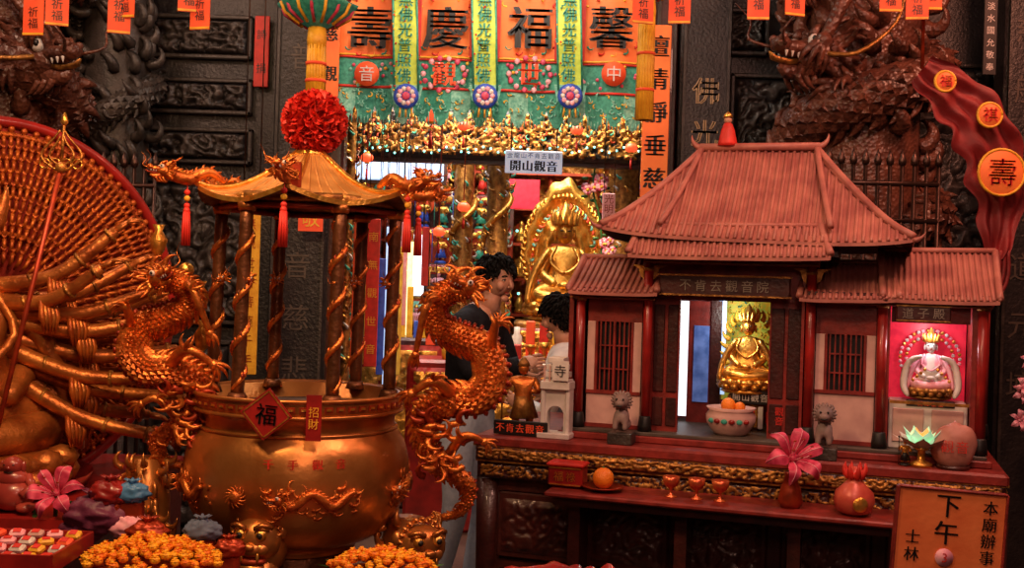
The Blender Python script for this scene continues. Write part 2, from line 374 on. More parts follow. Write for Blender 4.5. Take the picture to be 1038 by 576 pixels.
def buddha(mb,M,body,robe=None,crown=None,base=None,detail=True):
    """unit-height(1.0) seated figure on lotus, facing -y"""
    global _bs
    robe=robe or body; crown=crown or body; base=base or body
    if _bs is None:
        J={'pelvis':((0,0,.26),(.13,.12)),'chest':((0,0,.46),(.12,.1)),'collar':((0,0,.58),(.08,.07)),'neck':((0,0,.64),.045),
           'shL':((.13,0,.56),.06),'shR':((-.13,0,.56),.06),'elL':((.19,-.03,.39),.05),'elR':((-.19,-.03,.39),.05),'wrL':((.07,-.16,.3),.035),'wrR':((-.07,-.16,.3),.035),
           'knL':((.26,-.1,.2),.075),'knR':((-.26,-.1,.2),.075),'anL':((-.05,-.2,.19),.055),'anR':((.05,-.2,.18),.055)}
        E=[('pelvis','chest'),('chest','collar'),('collar','neck'),('collar','shL'),('collar','shR'),('shL','elL'),('elL','wrL'),('shR','elR'),('elR','wrR'),('pelvis','knL'),('pelvis','knR'),('knL','anL'),('knR','anR')]
        _bs=skinmesh(J,E)
    addskin(mb,_bs,lambda l: body if l in('collar','neck','chest','wrL','wrR') else robe,M)
    mb.ball((0,-.01,.74),(.075,.085,.1),body,12,M); mb.ball((0,-.095,.73),(.012,.016,.026),body,6,M)
    mb.ball((0,-.088,.695),(.02,.008,.006),DRR,6,M)
    for s in(-1,1):
        mb.ball((s*.08,0,.72),(.014,.025,.05),body,6,M); mb.ball((s*.03,-.09,.75),(.016,.008,.006),BLACK,6,M)
        mb.tube(cr([(s*.07,-.05,.62),(s*.12,-.1,.5),(s*.05,-.13,.42),(0,-.14,.4)],8),.014,robe,5,M)
        mb.tube(cr([(s*.12,-.06,.6),(s*.22,-.08,.45),(s*.28,-.1,.28),(s*.3,-.14,.14)],8),[.02,.028,.035,.035,.035,.035,.03,.03,.02],robe,6,M)
    mb.ball((0,-.2,.3),(.06,.035,.03),body,8,M)
    mb.lathe([(.085,.79),(.09,.82),(.075,.85),(.05,.9),(.025,.96),(.005,1.0)],crown,10,M)
    for i in range(7):
        a=-pi/2+(i-3)*.45; curl(mb,(.085*cos(a),.085*sin(a),.8),(cos(a)*.4,sin(a)*.4,1),(0,0,1),.13,.025,crown,M,.3,5)
    mb.lathe([(.26,0),(.3,.02),(.24,.05),(.22,.07),(.3,.1),(.33,.13),(.27,.15)],base,20,M)
    for r in range(2):
        for i in range(16):
            a=2*pi*(i+.5*r)/16; mb.ball((.29*cos(a),.29*sin(a),.08+.045*r),(.055,.055,.04),base,6,M)
def lily(mb,M,s,mp=PINK,face_=1):
    for i in range(6):
        a=2*pi*i/6+.2
        def fn(u,t,a=a):
            w=(sin(pi*min(1,t*.95+.05))**.8)*(.27 if i%2 else .2)*s*(u-.5)*2; r=s*(.12+.95*t-.12*t*t*t); z=s*(.62*sin(t*2.3)-.32*t*t)
            z-=abs(u-.5)*s*.22; z+=.03*s*sin(t*12)*abs(u-.5)*2
            return V((r*cos(a)-w*sin(a),r*sin(a)+w*cos(a),z))
        mb.surf(fn,6,12,mp,M)
        mb.tube([fn(.5,t/8) for t in range(9)],.012*s,LPINK if mp is PINK else PINK,4,M)
        mb.tube([(.1*s*cos(a),.1*s*sin(a),0),(.3*s*cos(a),.3*s*sin(a),.75*s)],.012*s,LPINK,4,M); mb.ball((.3*s*cos(a),.3*s*sin(a),.77*s),(.06*s,.03*s,.03*s),DRR,6,M)
    mb.lathe([(.03*s,-.5*s),(.06*s,-.2*s),(.14*s,.05*s)],mp,10,M)
def ruffle(mb,c,R,mt,n=150,s=.3):
    for i in range(n):
        z=1-2*(i+.5)/n; a=i*2.39996; r=math.sqrt(max(0,1-z*z)); d=V((r*cos(a),r*sin(a),z))
        x=d.orthogonal().normalized(); x.rotate(MX.Rotation(random.uniform(0,6.28),3,d)); y=d.cross(x); q=V(c)+d*R*.66; vs=[q]; m=11
        for k in range(m):
            b=2*pi*k/m; vs.append(q+(x*cos(b)*R*s+y*sin(b)*R*s*.42)+d*R*(.34+.10*sin(b*3+i)))
        mb.add(vs,[(0,1+k,1+(k+1)%m) for k in range(m)],mt,True)
def tassel(mb,p,L,mt,knot=None):
    p=V(p); mb.tube([p,p-V((0,0,L*.3))],.0018,mt,5)
    for q in(.12,.22,.34): mb.ball(p-V((0,0,L*q)),(L*.055,L*.03,L*.05),(knot or YEL) if q==.22 else mt,8)
    mb.ball(p-V((0,0,L*.42)),(L*.06,L*.06,L*.06),mt,8)
    for i in range(9):
        a=2*pi*i/9; mb.tube([p+V((L*.04*cos(a),L*.04*sin(a),-L*.44)),p+V((L*.055*cos(a),L*.055*sin(a),-L*.7)),p+V((L*.06*cos(a),L*.06*sin(a),-L))],L*.02,mt,5)
# =================================================================== ROOM
def wallbox(name,x0,x1,y0,y1,z0,z1,mt):
    b=MB(name); b.box(((x0+x1)/2,(y0+y1)/2,(z0+z1)/2),(x1-x0,y1-y0,z1-z0),mt); return b.done()
OX0=P(338,200,6).x; OX1=P(662,200,6).x
wallbox('floor',-5,5,-1.5,11,-.1,0,FLOORM)
wallbox('wall_front_left',-5,OX0,6.0,6.3,0,4.6,STONE)
wallbox('wall_front_right',OX1,5,6.0,6.3,0,4.6,STONE)
wallbox('wall_lintel',OX0,OX1,6.0,6.3,3.35,4.6,STONE)
wallbox('wall_interior_left',-2.6,-2.5,6.3,10,0,4.2,DWOOD)
wallbox('wall_interior_right',2.3,2.4,6.3,10,0,4.2,DWOOD)
wallbox('wall_interior_back',-2.6,2.4,10,10.1,0,4.2,DWOOD)
wallbox('ceiling',-2.6,2.4,6.3,10.1,4.2,4.3,CEILM)
def panel(u0,v0,u1,v1,seed,d=5.99,fr=9,name='trim_carved_panel'):
    a=P(u0,v0,d); b=P(u1,v1,d); w=abs(b.x-a.x); h=abs(a.z-b.z); c=(a+b)/2
    mb=MB(name,face((c.x,d,c.z)))
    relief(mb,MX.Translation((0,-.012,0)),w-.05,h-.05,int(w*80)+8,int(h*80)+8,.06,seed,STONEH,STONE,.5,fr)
    for z in(-1,1): mb.box((0,-.015,z*(h/2-.012)),(w,.05,.024),STONEH,bev=.006)
    for x in(-1,1): mb.box((x*(w/2-.012),-.015,0),(.024,.05,h),STONEH,bev=.006)
    mb.done()
panel(-90,-60,40,250,1); panel(146,14,256,62,2,fr=12); panel(146,78,256,118,3,fr=10); panel(146,128,256,168,13,fr=10); panel(146,180,256,330,4,fr=8); panel(75,80,140,330,5)
panel(-100,260,60,440,15,fr=6); panel(70,340,232,540,16,fr=7)
panel(700,8,778,58,6,fr=12); panel(740,75,800,300,7,fr=8); panel(800,60,1000,330,8,fr=7); panel(1040,-20,1140,420,9)
def pillar(u0,u1,txt,tm,v0,v1,d=5.85,rm=STONE,name='stone_pillar',tsz=None,bold=0):
    a=P(u0,288,d); b=P(u1,288,d); w=b.x-a.x; mb=MB(name); cx=(a.x+b.x)/2
    mb.box((cx,d+.07,2.2),(w,.15,4.0),rm,bev=.02); mb.box((cx,d+.05,.1),(w+.08,.2,.2),rm,bev=.03); mb.box((cx,d+.05,4.25),(w+.06,.2,.14),rm,bev=.03)
    for s in(-1,1): mb.box((cx+s*(w/2-.02),d-.01,2.2),(.015,.02,3.6),STONEH)
    if txt:
        z0=P(u0,v0,d).z; z1=P(u0,v1,d).z; sz=tsz or w*.62; g=(z0-z1)/len(txt)/sz
        mb.text(txt,sz,tm,face((cx,d-.008,(z0+z1)/2)),True,g,bold)
    mb.done()
pillar(272,330,'普陀南海音慈悲',GTXT,30,400,tsz=.15); pillar(683,735,'佛光普照照十方',mat('text_gold_dull',(.42,.30,.16),None,.4,.3),70,370,tsz=.15,bold=.003)
pillar(1012,1060,'慈航普渡道元壇',GTXT,0,420,5.5)
pillar(656,680,None,GTXT,0,1,5.9,DWOOD); pillar(327,344,None,GTXT,0,1,5.9,DWOOD)
def vsign(name,u,v0,v1,wpx,d,bg,tm,txt,frac=.7,bold=0,horiz=False,frame_=None,cord=None):
    a=P(u,v0,d); b=P(u,v1,d); h=a.z-b.z; w=wpx*d/F; c=(a+b)/2
    mb=MB(name,face((c.x,d,c.z))); mb.box((0,.006,0),(w,.012,h),bg,bev=.003)
    if cord:
        for s in(-1,1): mb.tube([(s*w*.4,.006,h/2),(s*w*.4,.006,cord-c.z)],.003,IRON,5)
    if txt:
        if horiz: sz=min(w/len(txt)*.92,h*.8); mb.text(txt,sz,tm,face((0,-.001,0)),False,w/len(txt)/sz*.95,bold)
        else: sz=w*frac; mb.text(txt,sz,tm,face((0,-.001,0)),True,h/len(txt)/sz*.95,bold)
    return mb.done()
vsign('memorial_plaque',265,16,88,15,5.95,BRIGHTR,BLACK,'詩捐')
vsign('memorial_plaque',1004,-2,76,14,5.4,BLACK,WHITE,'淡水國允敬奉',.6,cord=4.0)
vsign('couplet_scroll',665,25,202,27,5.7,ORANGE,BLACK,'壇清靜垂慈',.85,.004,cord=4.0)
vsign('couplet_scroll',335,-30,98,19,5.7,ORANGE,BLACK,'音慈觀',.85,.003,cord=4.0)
# ---- festival banner
def banner():
    d=5.75; k=d/F; a=P(344,0,d); x0=a.x; x1=P(655,0,d).x; zt=P(500,-18,d).z; z1=P(500,60,d).z; z2=P(500,92,d).z; z3=P(500,126,d).z
    mb=MB('embroidered_banner'); W=x1-x0
    wav=lambda x: d+.012*sin(x*22)
    def pl(za,zb,mt,off=0): mb.surf(lambda u,v:(x0+W*u,wav(x0+W*u)-off,za+(zb-za)*v),60,4,mt)
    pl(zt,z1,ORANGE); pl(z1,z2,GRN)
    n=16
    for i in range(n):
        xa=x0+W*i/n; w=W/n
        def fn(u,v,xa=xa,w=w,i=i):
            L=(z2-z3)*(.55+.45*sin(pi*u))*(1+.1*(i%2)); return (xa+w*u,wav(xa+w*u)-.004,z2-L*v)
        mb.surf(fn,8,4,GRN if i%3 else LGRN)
        for j in range(12):
            q=V((xa+w*random.uniform(.1,.9),d-.018,z2-(z2-z3)*random.uniform(.1,.75))); curl(mb,q,(random.uniform(-1,1),0,random.uniform(-1,1)),(0,0,1),.035,.005,LGRN if j%3 else YEL,k=3,seg=4)
        for j in range(5): mb.tube([(xa+w*(.15+.175*j),d-.006,z2-(z2-z3)*(.5+.4*sin(pi*(.15+.175*j)))),(xa+w*(.15+.175*j),d-.006,z3-.012)],.0035,LGRN,4)
    for z,m_,t in((z1,YEL,.006),(z2,BRIGHTR,.008),(z1-.012,BRIGHTR,.006)): mb.tube([(x0+W*i/60,wav(x0+W*i/60)-.006,z) for i in range(61)],t,m_,5)
    for u in (412,492,578): 
        p=P(u,30,d); mb.box((p.x,d-.02,(zt+z1)/2),(.16,.01,zt-z1),BRIGHTR)
    for u,ch in((375,'壽'),(452,'慶'),(537,'福'),(620,'馨')):
        p=P(u,28,d-.03); mb.text(ch,.235,BLACK,face(p),bold=.008)
        for sx in range(16):
            an=2*pi*sx/16; q=P(u,28,d)+V((cos(an)*.175,-.01,sin(an)*.15)); curl(mb,q,(cos(an+1),0,sin(an+1)),(0,0,1),.05,.006,(YEL,GRN,BRIGHTR)[sx%3],k=3,seg=4)
    for u,ch,m_ in((372,'音',0),(450,'觀',1),(537,'世',1),(622,'中',0)):
        p=P(u,75,d-.03)
        if m_==0: mb.lathe([(.065,0),(.065,.01)],ORRED,20,MX.Translation(p)@MX.Rotation(pi/2,4,'X')); mb.text(ch,.085,WHITE,face(p+V((0,-.015,0))))
        else:
            mb.text(ch,.13,ORRED,face(p),bold=.004)
            for q in range(14):
                an=2*pi*q/14; mb.ball(p+V((cos(an)*.11,.01,sin(an)*.085)),(.016,.004,.016),(PINK,LPINK)[q%2],6)
    for q in range(120):
        u=random.uniform(348,652); p=P(u,random.uniform(64,90),d-.015); mb.ball(p,(.010,.004,.010),random.choice([PINK,LPINK,YEL,LGRN,BRIGHTR]),6)
    mb.tube([(x0-.1,d,zt),(x1+.1,d,zt)],.02,DWOOD,8); mb.tube([(x0,d,zt),(x0,d,4.1)],.006,IRON,5); mb.tube([(x1,d,zt),(x1,d,4.1)],.006,IRON,5)
    mb.done()
    for u in(412,492,578):
        p0=P(u-2,-30,d-.1); p1=P(u,92,d-.1); m2=MB('silk_streamer'); w=.062
        m2.surf(lambda a,v:(p0.x+(p1.x-p0.x)*v+(a-.5)*2*w,d-.1+.008*sin(v*9),p0.z+(p1.z-p0.z)*v),4,20,YGR)
        for s in(-1,1): m2.tube([V((p0.x+(p1.x-p0.x)*v+s*w,d-.104,p0.z+(p1.z-p0.z)*v)) for v in(0,1)],.006,GRN,5)
        m2.text('南無佛光普照佛',.075,GRN,face(((p0.x+p1.x)/2,d-.115,(p0.z+p1.z)/2)),True,1.05,.0025)
        for q in range(40): m2.ball((p0.x+random.uniform(-w,w)*.85,d-.108,p1.z+random.random()*(p0.z-p1.z)),(.006,.003,.006),random.choice([YEL,GRN,BRIGHTR]),5)
        C=p1+V((0,0,-.03))
        m2.prism([(-.085,.03),(.085,.03),(.07,-.05),(0,-.1),(-.07,-.05)],0,.004,LGRN,MX.Translation(p1))
        m2.lathe([(.06,0),(.066,.01),(.05,.016)],BLUE,18,MX.Translation(C)@MX.Rotation(pi/2,4,'X'))
        for i in range(10): a=2*pi*i/10; m2.ball(C+V((.038*cos(a),-.018,.038*sin(a))),(.014,.004,.014),(LPINK,WHITE)[i%2],6)
        m2.ball(C+V((0,-.02,0)),(.022,.006,.022),PINK,8)
        for i in range(7): m2.tube([p1+V(((i-3)*.014,0,-.085)),p1+V(((i-3)*.017,0,-.14))],.005,YEL if i%2 else GRN,5)
        m2.done()
banner()
# =================================================================== interior shrine
def guard_mesh(mb,M,m1,m2):
    global _gd
    try: _gd
    except NameError:
        _gd=skinmesh({'pelvis':((0,0,.45),.12),'chest':((0,0,.66),.13),'nk':((0,0,.78),.06),'k1':((.09,0,.28),.07),'f1':((.1,-.04,.12),.05),'k2':((-.09,0,.28),.07),'f2':((-.1,-.04,.12),.05),'s1':((.15,0,.7),.06),'e1':((.22,-.06,.55),.05),'w1':((.1,-.16,.58),.035),'s2':((-.15,0,.7),.06),'e2':((-.24,-.02,.58),.05),'w2':((-.26,-.1,.75),.035)},[('pelvis','chest'),('chest','nk'),('pelvis','k1'),('k1','f1'),('pelvis','k2'),('k2','f2'),('chest','s1'),('s1','e1'),('e1','w1'),('chest','s2'),('s2','e2'),('e2','w2')],sub=1)
    mb.lathe([(.2,0),(.2,.06),(.14,.1)],m2,12,M)
    addskin(mb,_gd,lambda l:m1,M)
    mb.ball((0,-.01,.87),(.075,.08,.09),m1,10,M); mb.lathe([(.09,.9),(.07,.95),(.02,1.02)],m2,8,M)
    mb.lathe([(.2,.2),(.14,.4),(.12,.5)],m2,10,M,lambda a,z:1+.1*cos(7*a))
    mb.tube([(-.28,-.12,.05),(-.28,-.12,1.1)],.015,m2,6,M); mb.ball((-.28,-.12,1.1),.04,m2,8,M)
def guard_at(name,p,h,m1,m2):
    mb=MB(name,face(p,0,h)); guard_mesh(mb,MX.Identity(4),m1,m2); mb.done()
def shrine():
    mb=MB('gilded_shrine_screen')
    relief(mb,face((-.1,9.9,2.6)),4.6,3.0,200,130,.12,11,GOLDH,HALOR,.5,5,9)
    mb.box((-.1,9.7,.55),(4.6,.4,1.1),DWOOD,bev=.02)
    for i in range(13):
        x=-2.2+i*.36
        mb.lathe([(.05,1.1),(.05,1.15),(.03,1.2),(.03,3.4),(.05,3.45),(.05,3.5)],[GOLDH,DRR][i%2],10,MX.Translation((x,9.6,0)))
    for r in range(7):
        z=1.35+r*.31
        mb.box((-.1,9.62,z-.02),(4.4,.3,.025),DRR)
        for i in range(34):
            x=-2.2+i*.126
            if abs(x-.38)<.3 : continue
            mb.lathe([(.04,0),(.045,.02),(.032,.04),(.045,.06),(.028,.11),(.015,.14)],GOLDH if i%3 else GOLD,8,MX.Translation((x,9.52,z)))
            mb.ball((x,9.52,z+.16),(.02,.02,.028),GOLD,8); mb.lathe([(.055,0),(.055,.008)],random.choice([GOLDH,GRN,DRR]),10,MX.Translation((x,9.6,z+.12))@MX.Rotation(pi/2,4,'X'))
    for i in range(220):
        mb.ball((random.uniform(-2.2,2.1),9.46,random.uniform(1.3,3.5)),.012,random.choice([LT_[0],LT_[0],LT_[1],LT_[2]]),6)
    mb.done()
    for u0,u1,d in((455,480,8.4),(488,516,7.9),(606,650,7.9),(346,358,6.9)):
        a=P((u0+u1)/2,288,d); w=(u1-u0)*d/F/2; m=MB('gilded_dragon_column')
        m.lathe([(w*1.3,0),(w*1.3,.15),(w*.8,.2),(w*.8,3.9),(w*1.3,4.0)],GOLDH,14,MX.Translation((a.x,d,0)))
        n=90; pts=[V((a.x+w*.95*cos(i*.42),d+w*.95*sin(i*.42),.6+i*.036)) for i in range(n)]
        m.tube(pts,[w*.2*(1+.2*(i%2)) for i in range(n)],GOLD,8)
        for i in range(300):
            an=random.uniform(0,6.28); q=V((a.x+w*.9*cos(an),d+w*.9*sin(an),random.uniform(.9,3.8))); curl(m,q,V((cos(an),sin(an),random.uniform(-.5,.8))),V((sin(an),0,1)),.07,.011,random.choice([GOLD,WHITE,GOLDH,GOLDH,DRR,GRN]),k=3.2,seg=5)
        m.done()
    for xa,xb,u_ in((-1.0,.0,0),(.84,1.9,1)):
        m=MB('gilded_attendant_tier')
        for r in range(5):
            zt=1.15+.30*r; y=8.62+.14*r; m.box(((xa+xb)/2,y+.07,zt/2),(xb-xa,.14,zt),DRR if r%2 else DWOOD,bev=.006)
            relief(m,face(((xa+xb)/2,y-.003,zt-.05)),xb-xa,.08,70,8,.015,50+r,GOLD,RED,.4,20)
            nn=int((xb-xa)/.16)
            for i in range(nn):
                Mx=face((xa+.08+.16*i,y+.07,zt),0,.24+.02*(i%2)); c1,c2=random.choice([(GOLD,GOLDH),(GOLDH,BRIGHTR),(GOLD,GRN),(LPINK,GOLD),(GOLD,BLUE)])
                guard_mesh(m,Mx,c1,c2)
                if i%2: m.lathe([(.09,0),(.09,.01)],random.choice([GOLD,ORRED,LGRN]),14,MX.Translation((xa+.08+.16*i,y+.11,zt+.2))@MX.Rotation(pi/2,4,'X'))
        for i in range(30): m.ball((random.uniform(xa,xb),8.60,random.uniform(1.15,2.6)),.010,LT_[i%3],6)
        m.done()
    m=MB('trim_gilt_valance'); c=P(500,138,7.4)
    relief(m,face((c.x-.1,7.5,c.z+.02)),2.6,.34,200,30,.06,21,GOLDH,STONE,.6,12,9)
    for i in range(260):
        q=P(352+i*1.18,random.uniform(118,152),7.4); curl(m,q,V((random.uniform(-1,1),-.3,random.uniform(-1,1))),V((0,0,1)),.055,.008,random.choice([GOLD,GOLDH,GOLDH,DRR,GRN,DRR,STONEH]),k=3.2,seg=5)
    for i in range(40): m.ball(P(355+7.5*i,152+3*sin(i*1.3),7.38),.008,LT_[i%3 and 0 or 1],6)
    m.box((c.x-.1,7.56,c.z+.02),(2.7,.08,.4),DWOOD)
    for x in(-1,1): m.box((c.x-.1+x*1.4,7.56,1.75),(.1,.1,3.5),DWOOD)
    m.done()
    m=MB('led_ceiling_panel'); m.box(P(402,172,8.5),(.74,.05,.17),LITB,bev=.01); m.box(P(402,172,8.52),(.80,.04,.22),IRON); 
    for s in(-.3,.3): m.tube([P(402,172,8.52)+V((s,0,.1)),V((P(402,172,8.52).x+s,8.52,4.2))],.01,IRON,6)
    m.done()
shrine()
d=8.3; k=d/F
def big_buddha():
    p=P(570,326,d); mb=MB('golden_buddha_statue')
    M=face((p.x,d,p.z),0,.92); buddha(mb,M,GOLD)
    hz=p.z+.54
    def petal(u,t):
        a=2*pi*u; r=(.10+.22*t)*(1+.04*sin(a*14)); z=r*sin(a)*1.4
        if sin(a)>0: z+=.12*t*max(0,sin(a))**6
        return (p.x+r*cos(a),d+.16-.03*sin(t*pi*3),hz+z)
    mb.surf(petal,84,12,GOLD)
    for i in range(54):
        a=2*pi*i/54; curl(mb,(p.x+.30*cos(a),d+.15,hz+.42*sin(a)),(cos(a),-.1,sin(a)+.3),(0,0,1),.08,.018,GOLD,k=2.6)
        a+=.3; curl(mb,(p.x+.24*cos(a),d+.13,hz+.33*sin(a)),(sin(a),-.3,cos(a)),(0,0,1),.07,.012,(GOLD,ORRED,LGRN)[i%3],k=3,seg=5)
    mb.done()
    t=MB('shrine_altar_table'); z=p.z
    t.box((p.x,d+.02,z-.04),(.74,.46,.08),GOLDH,bev=.02)
    t.box((p.x,d+.02,z/2-.05),(.7,.44,z-.1),DWOOD,bev=.02)
    relief(t,face((p.x,d-.21,z-.2)),.7,.3,60,26,.03,5,GOLD,RED,.5,12); t.done()
    t=MB('offering_altar_table')
    t.box((p.x-.15,7.15,.55),(1.8,.44,1.1),RED,bev=.02); relief(t,face((p.x-.15,6.92,.8)),1.75,.5,140,40,.03,8,GOLD,RED,.5,9)
    t.done()
    o=MB('altar_offerings')
    for i in range(15):
        for r in range(2):
            x=p.x-.80+i*.09; y=7.03+r*.2; h=.08+.13*r+.05*random.random(); z0=1.1
            kk=random.randrange(4)
            if kk==0: o.lathe([(.035,0),(.02,.02),(.012,.06),(.035,.09),(.04,max(h,.11))],GOLD,12,MX.Translation((x,y,z0)))
            elif kk==1: o.box((x,y,z0+h/2),(.06,.05,h),random.choice([BRIGHTR,YEL,ORRED,GOLD]),bev=.006)
            elif kk==2: o.lathe([(.03,0),(.035,.03),(.035,h*.7),(.02,h*.8),(.02,h)],random.choice([WHITE,GOLD,YEL]),12,MX.Translation((x,y,z0)))
            else:
                o.lathe([(.04,0),(.04,.01),(.01,.02),(.01,.06),(.045,.08)],GOLD,12,MX.Translation((x,y,z0)))
                for q in range(4): o.ball((x+.02*cos(q*1.57),y+.02*sin(q*1.57),z0+.1),.02,ORF,8)
                o.ball((x,y,z0+.13),.02,ORF,8)
    o.done()
big_buddha()
def namesign():
    d=6.6; a=P(541,153,d); b=P(541,176,d); c=(a+b)/2; w=58*d/F; h=a.z-b.z
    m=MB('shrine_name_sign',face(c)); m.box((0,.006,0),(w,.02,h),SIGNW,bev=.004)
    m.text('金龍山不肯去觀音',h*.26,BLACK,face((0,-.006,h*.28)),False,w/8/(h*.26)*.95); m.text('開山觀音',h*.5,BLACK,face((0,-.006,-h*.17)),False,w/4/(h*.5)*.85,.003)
    for s in(-1,1): m.tube([(s*w*.4,0,h/2),(s*w*.4,0,4.2-c.z)],.004,IRON,5)
    m.done()
namesign()
vsign('red_paper_label',617,196,228,13,6.9,LPINK,DRR,'光明燈',.75,cord=4.2)
def flowers():
    mb=MB('pink_flower_bunch')
    for u,v,r in((608,147,.06),(602,190,.09),(612,250,.08)):
        c=P(u,v,7.6)
        for i in range(9):
            q=c+V((random.uniform(-r,r),random.uniform(-r,r)*.4,random.uniform(-r,r)))*.8
            for j in range(9):
                a=2*pi*j/9; dd=V((cos(a),-.6,sin(a))); mb.ball(q+dd*r*.22,(r*.17,r*.12,r*.17),LPINK if (i+j)%3 else PINK,6)
            mb.ball(q+V((0,-r*.2,0)),r*.14,YEL,6)
        for i in range(8): a=2*pi*i/8; mb.ball(c+V((r*cos(a),.02,r*sin(a))),(r*.3,r*.1,r*.14),LEAF,6)
    p=P(605,250,7.6); mb.tube(cr([P(608,147,7.6),P(601,192,7.6),P(610,250,7.6),V((p.x,7.6,.5))],12),.008,LEAF,5); mb.lathe([(.08,0),(.1,.2),(.06,.5),(.07,.55)],WHITE,14,MX.Translation((p.x,7.6,0))); mb.done()
flowers()
for (u,v0,v1,w,m_,tx,dd) in((377,222,372,13,BRIGHTR,'南無觀世音',6.9),(386,262,380,7,BLUE,None,7.0),(394,230,395,9,LITB,None,7.1),(366,240,300,8,LITY,None,7.3),(424,238,300,12,LITW,None,8.35),(415,245,345,6,LITY,None,8.3),(437,300,350,10,ORRED,'光明',7.3),(531,182,212,32,LITR,None,8.55),(648,200,300,6,GOLD,None,7),(403,250,380,8,YEL,None,7.2),(431,230,290,7,BRIGHTR,None,8.2),(360,225,380,7,ORRED,'佛光普照',6.8),(409,225,330,6,LPINK,None,7.25)):
    vsign('hanging_banner_and_light_strip',u,v0,v1,w,dd,m_,BLACK if m_ is not BRIGHTR else YEL,tx,.8,cord=4.2)  # banners, plus glowing strips that stand for vertical lights and bright bits
def sidecab():
    mb=MB('votive_cabinet'); a=P(400,330,7.6)
    mb.box((a.x,7.8,.6),(.7,.4,1.2),DWOOD,bev=.02)
    for i in range(12):
        mb.box((a.x-.3+.05*i,7.65,1.26+.06*(i%3)),(.04,.04,.12+.12*(i%3)),random.choice([YEL,BRIGHTR,WHITE,BLUE,ORRED]),bev=.004)
    relief(mb,face((a.x,7.59,.7)),.68,.9,40,50,.03,9,GOLD,RED,.5,10)
    mb.done()
sidecab()
def rlantern(name,p,r,m_):
    mb=MB(name); mb.ball((p.x,p.y,p.z),(r,r,r*.8),m_,16,None,lambda a,t:1+.03*cos(8*a))
    mb.lathe([(r*.4,r*.7),(r*.4,r*.95)],YEL,12,MX.Translation(p)); mb.lathe([(r*.4,-r*.95),(r*.4,-r*.7)],YEL,12,MX.Translation(p))
    mb.tube([p+V((0,0,r*.9)),V((p.x,p.y,4.19))],.004,DRR,5); tassel(mb,p-V((0,0,r*.9)),r*2.6,BRIGHTR); mb.done()
REDL=mat('lit_red_lantern',(.95,.1,.03),None,.5,emit=1.2)
rlantern('red_lantern',P(437,116,6.6),.06,REDL)
for u,v in((372,160),(470,128),(585,132),(640,150),(350,205),(470,210),(445,235)): rlantern('red_lantern',P(u,v,7.0),.04,REDL)
# =================================================================== large hanging lanterns with yellow tassels
def biglantern(u,v,d,tl,r):
    p=P(u,v,d); mb=MB('palace_lantern')
    mb.lathe([(r*.5,-.02),(r*.9,.03),(r*1.1,.14),(r*1.15,.2),(r*1.0,.3),(r*.5,.38)],YGR,8,MX.Translation(p))
    mb.lathe([(r*.3,-.05),(r*.7,-.02),(r*1.25,.03),(r*1.3,.045)],GRN,16,MX.Translation(p),lambda a,z:1+.06*cos(8*a))
    for i in range(16):
        a=2*pi*i/16; mb.tube([p+V((r*1.25*cos(a),r*1.25*sin(a),.04)),p+V((r*1.1*cos(a),r*1.1*sin(a),-.0)),p+V((r*.6*cos(a),r*.6*sin(a),-.04))],.007,(PINK,YEL)[i%2],5); mb.ball(p+V((r*1.2*cos(a),r*1.2*sin(a),.1)),.02,(PINK,YGR)[i%2],8)
    mb.lathe([(r*.3,-.05),(r*.34,-.1),(r*.3,-.14)],YEL,14,MX.Translation(p))
    for i in range(16):
        a=2*pi*i/16; q=p+V((r*.24*cos(a),r*.24*sin(a),-.12)); mb.tube([q,q+V((.004*cos(a),.004*sin(a),-tl))],.010,YEL,5)
    for z in(.35,.7): mb.lathe([(r*.36,-.12-tl*z),(r*.36,-.12-tl*z-.012)],ORRED,14,MX.Translation(p))
    mb.tube([p+V((0,0,.38)),p+V((0,0,1.2))],.006,DRR,5); mb.done()
biglantern(322,16,4.4,.20,.12); biglantern(657,-12,4.6,.44,.11)
def tags():
    for grp,dd in((((34,0,36),(58,-6,26),(121,-12,34),(127,-14,18),(192,-22,12),(203,-10,30)),4.2),(((652,-8,24),(689,-12,24),(769,-22,20),(806,-20,16),(903,-22,12),(930,-12,20),(944,-30,10)),4.3)):
        mb=MB('hanging_prayer_tags'); zc=P(grp[0][0],-60,dd).z
        us=[g[0] for g in grp]; xa=P(min(us)-30,0,dd).x; xb=P(max(us)+30,0,dd).x
        mb.tube([(xa,dd,zc),(xb,dd,zc)],.005,DRR,6)
        for x in(xa,xb): mb.tube([(x,dd,zc),(x,dd,4.5)],.005,DRR,6)
        for u,v0,v1 in grp:
            a=P(u,v0,dd); b=P(u,v1,dd); w=22*dd/F; h=a.z-b.z; M=face(((a.x+b.x)/2,dd,(a.z+b.z)/2),random.uniform(-.3,.3))
            mb.box((0,0,0),(w,.004,h),ORRED,M); mb.text('祈福'if h>.09 else '福',w*.5,BLACK,M@MX.Translation((0,-.004,0)),True,1.05)
            mb.box((0,-.001,-h/2+.006),(w,.006,.008),YEL,M)
            mb.tube([(a.x,dd,a.z),(a.x,dd,zc)],.002,BRIGHTR,4)
        mb.done()
tags()
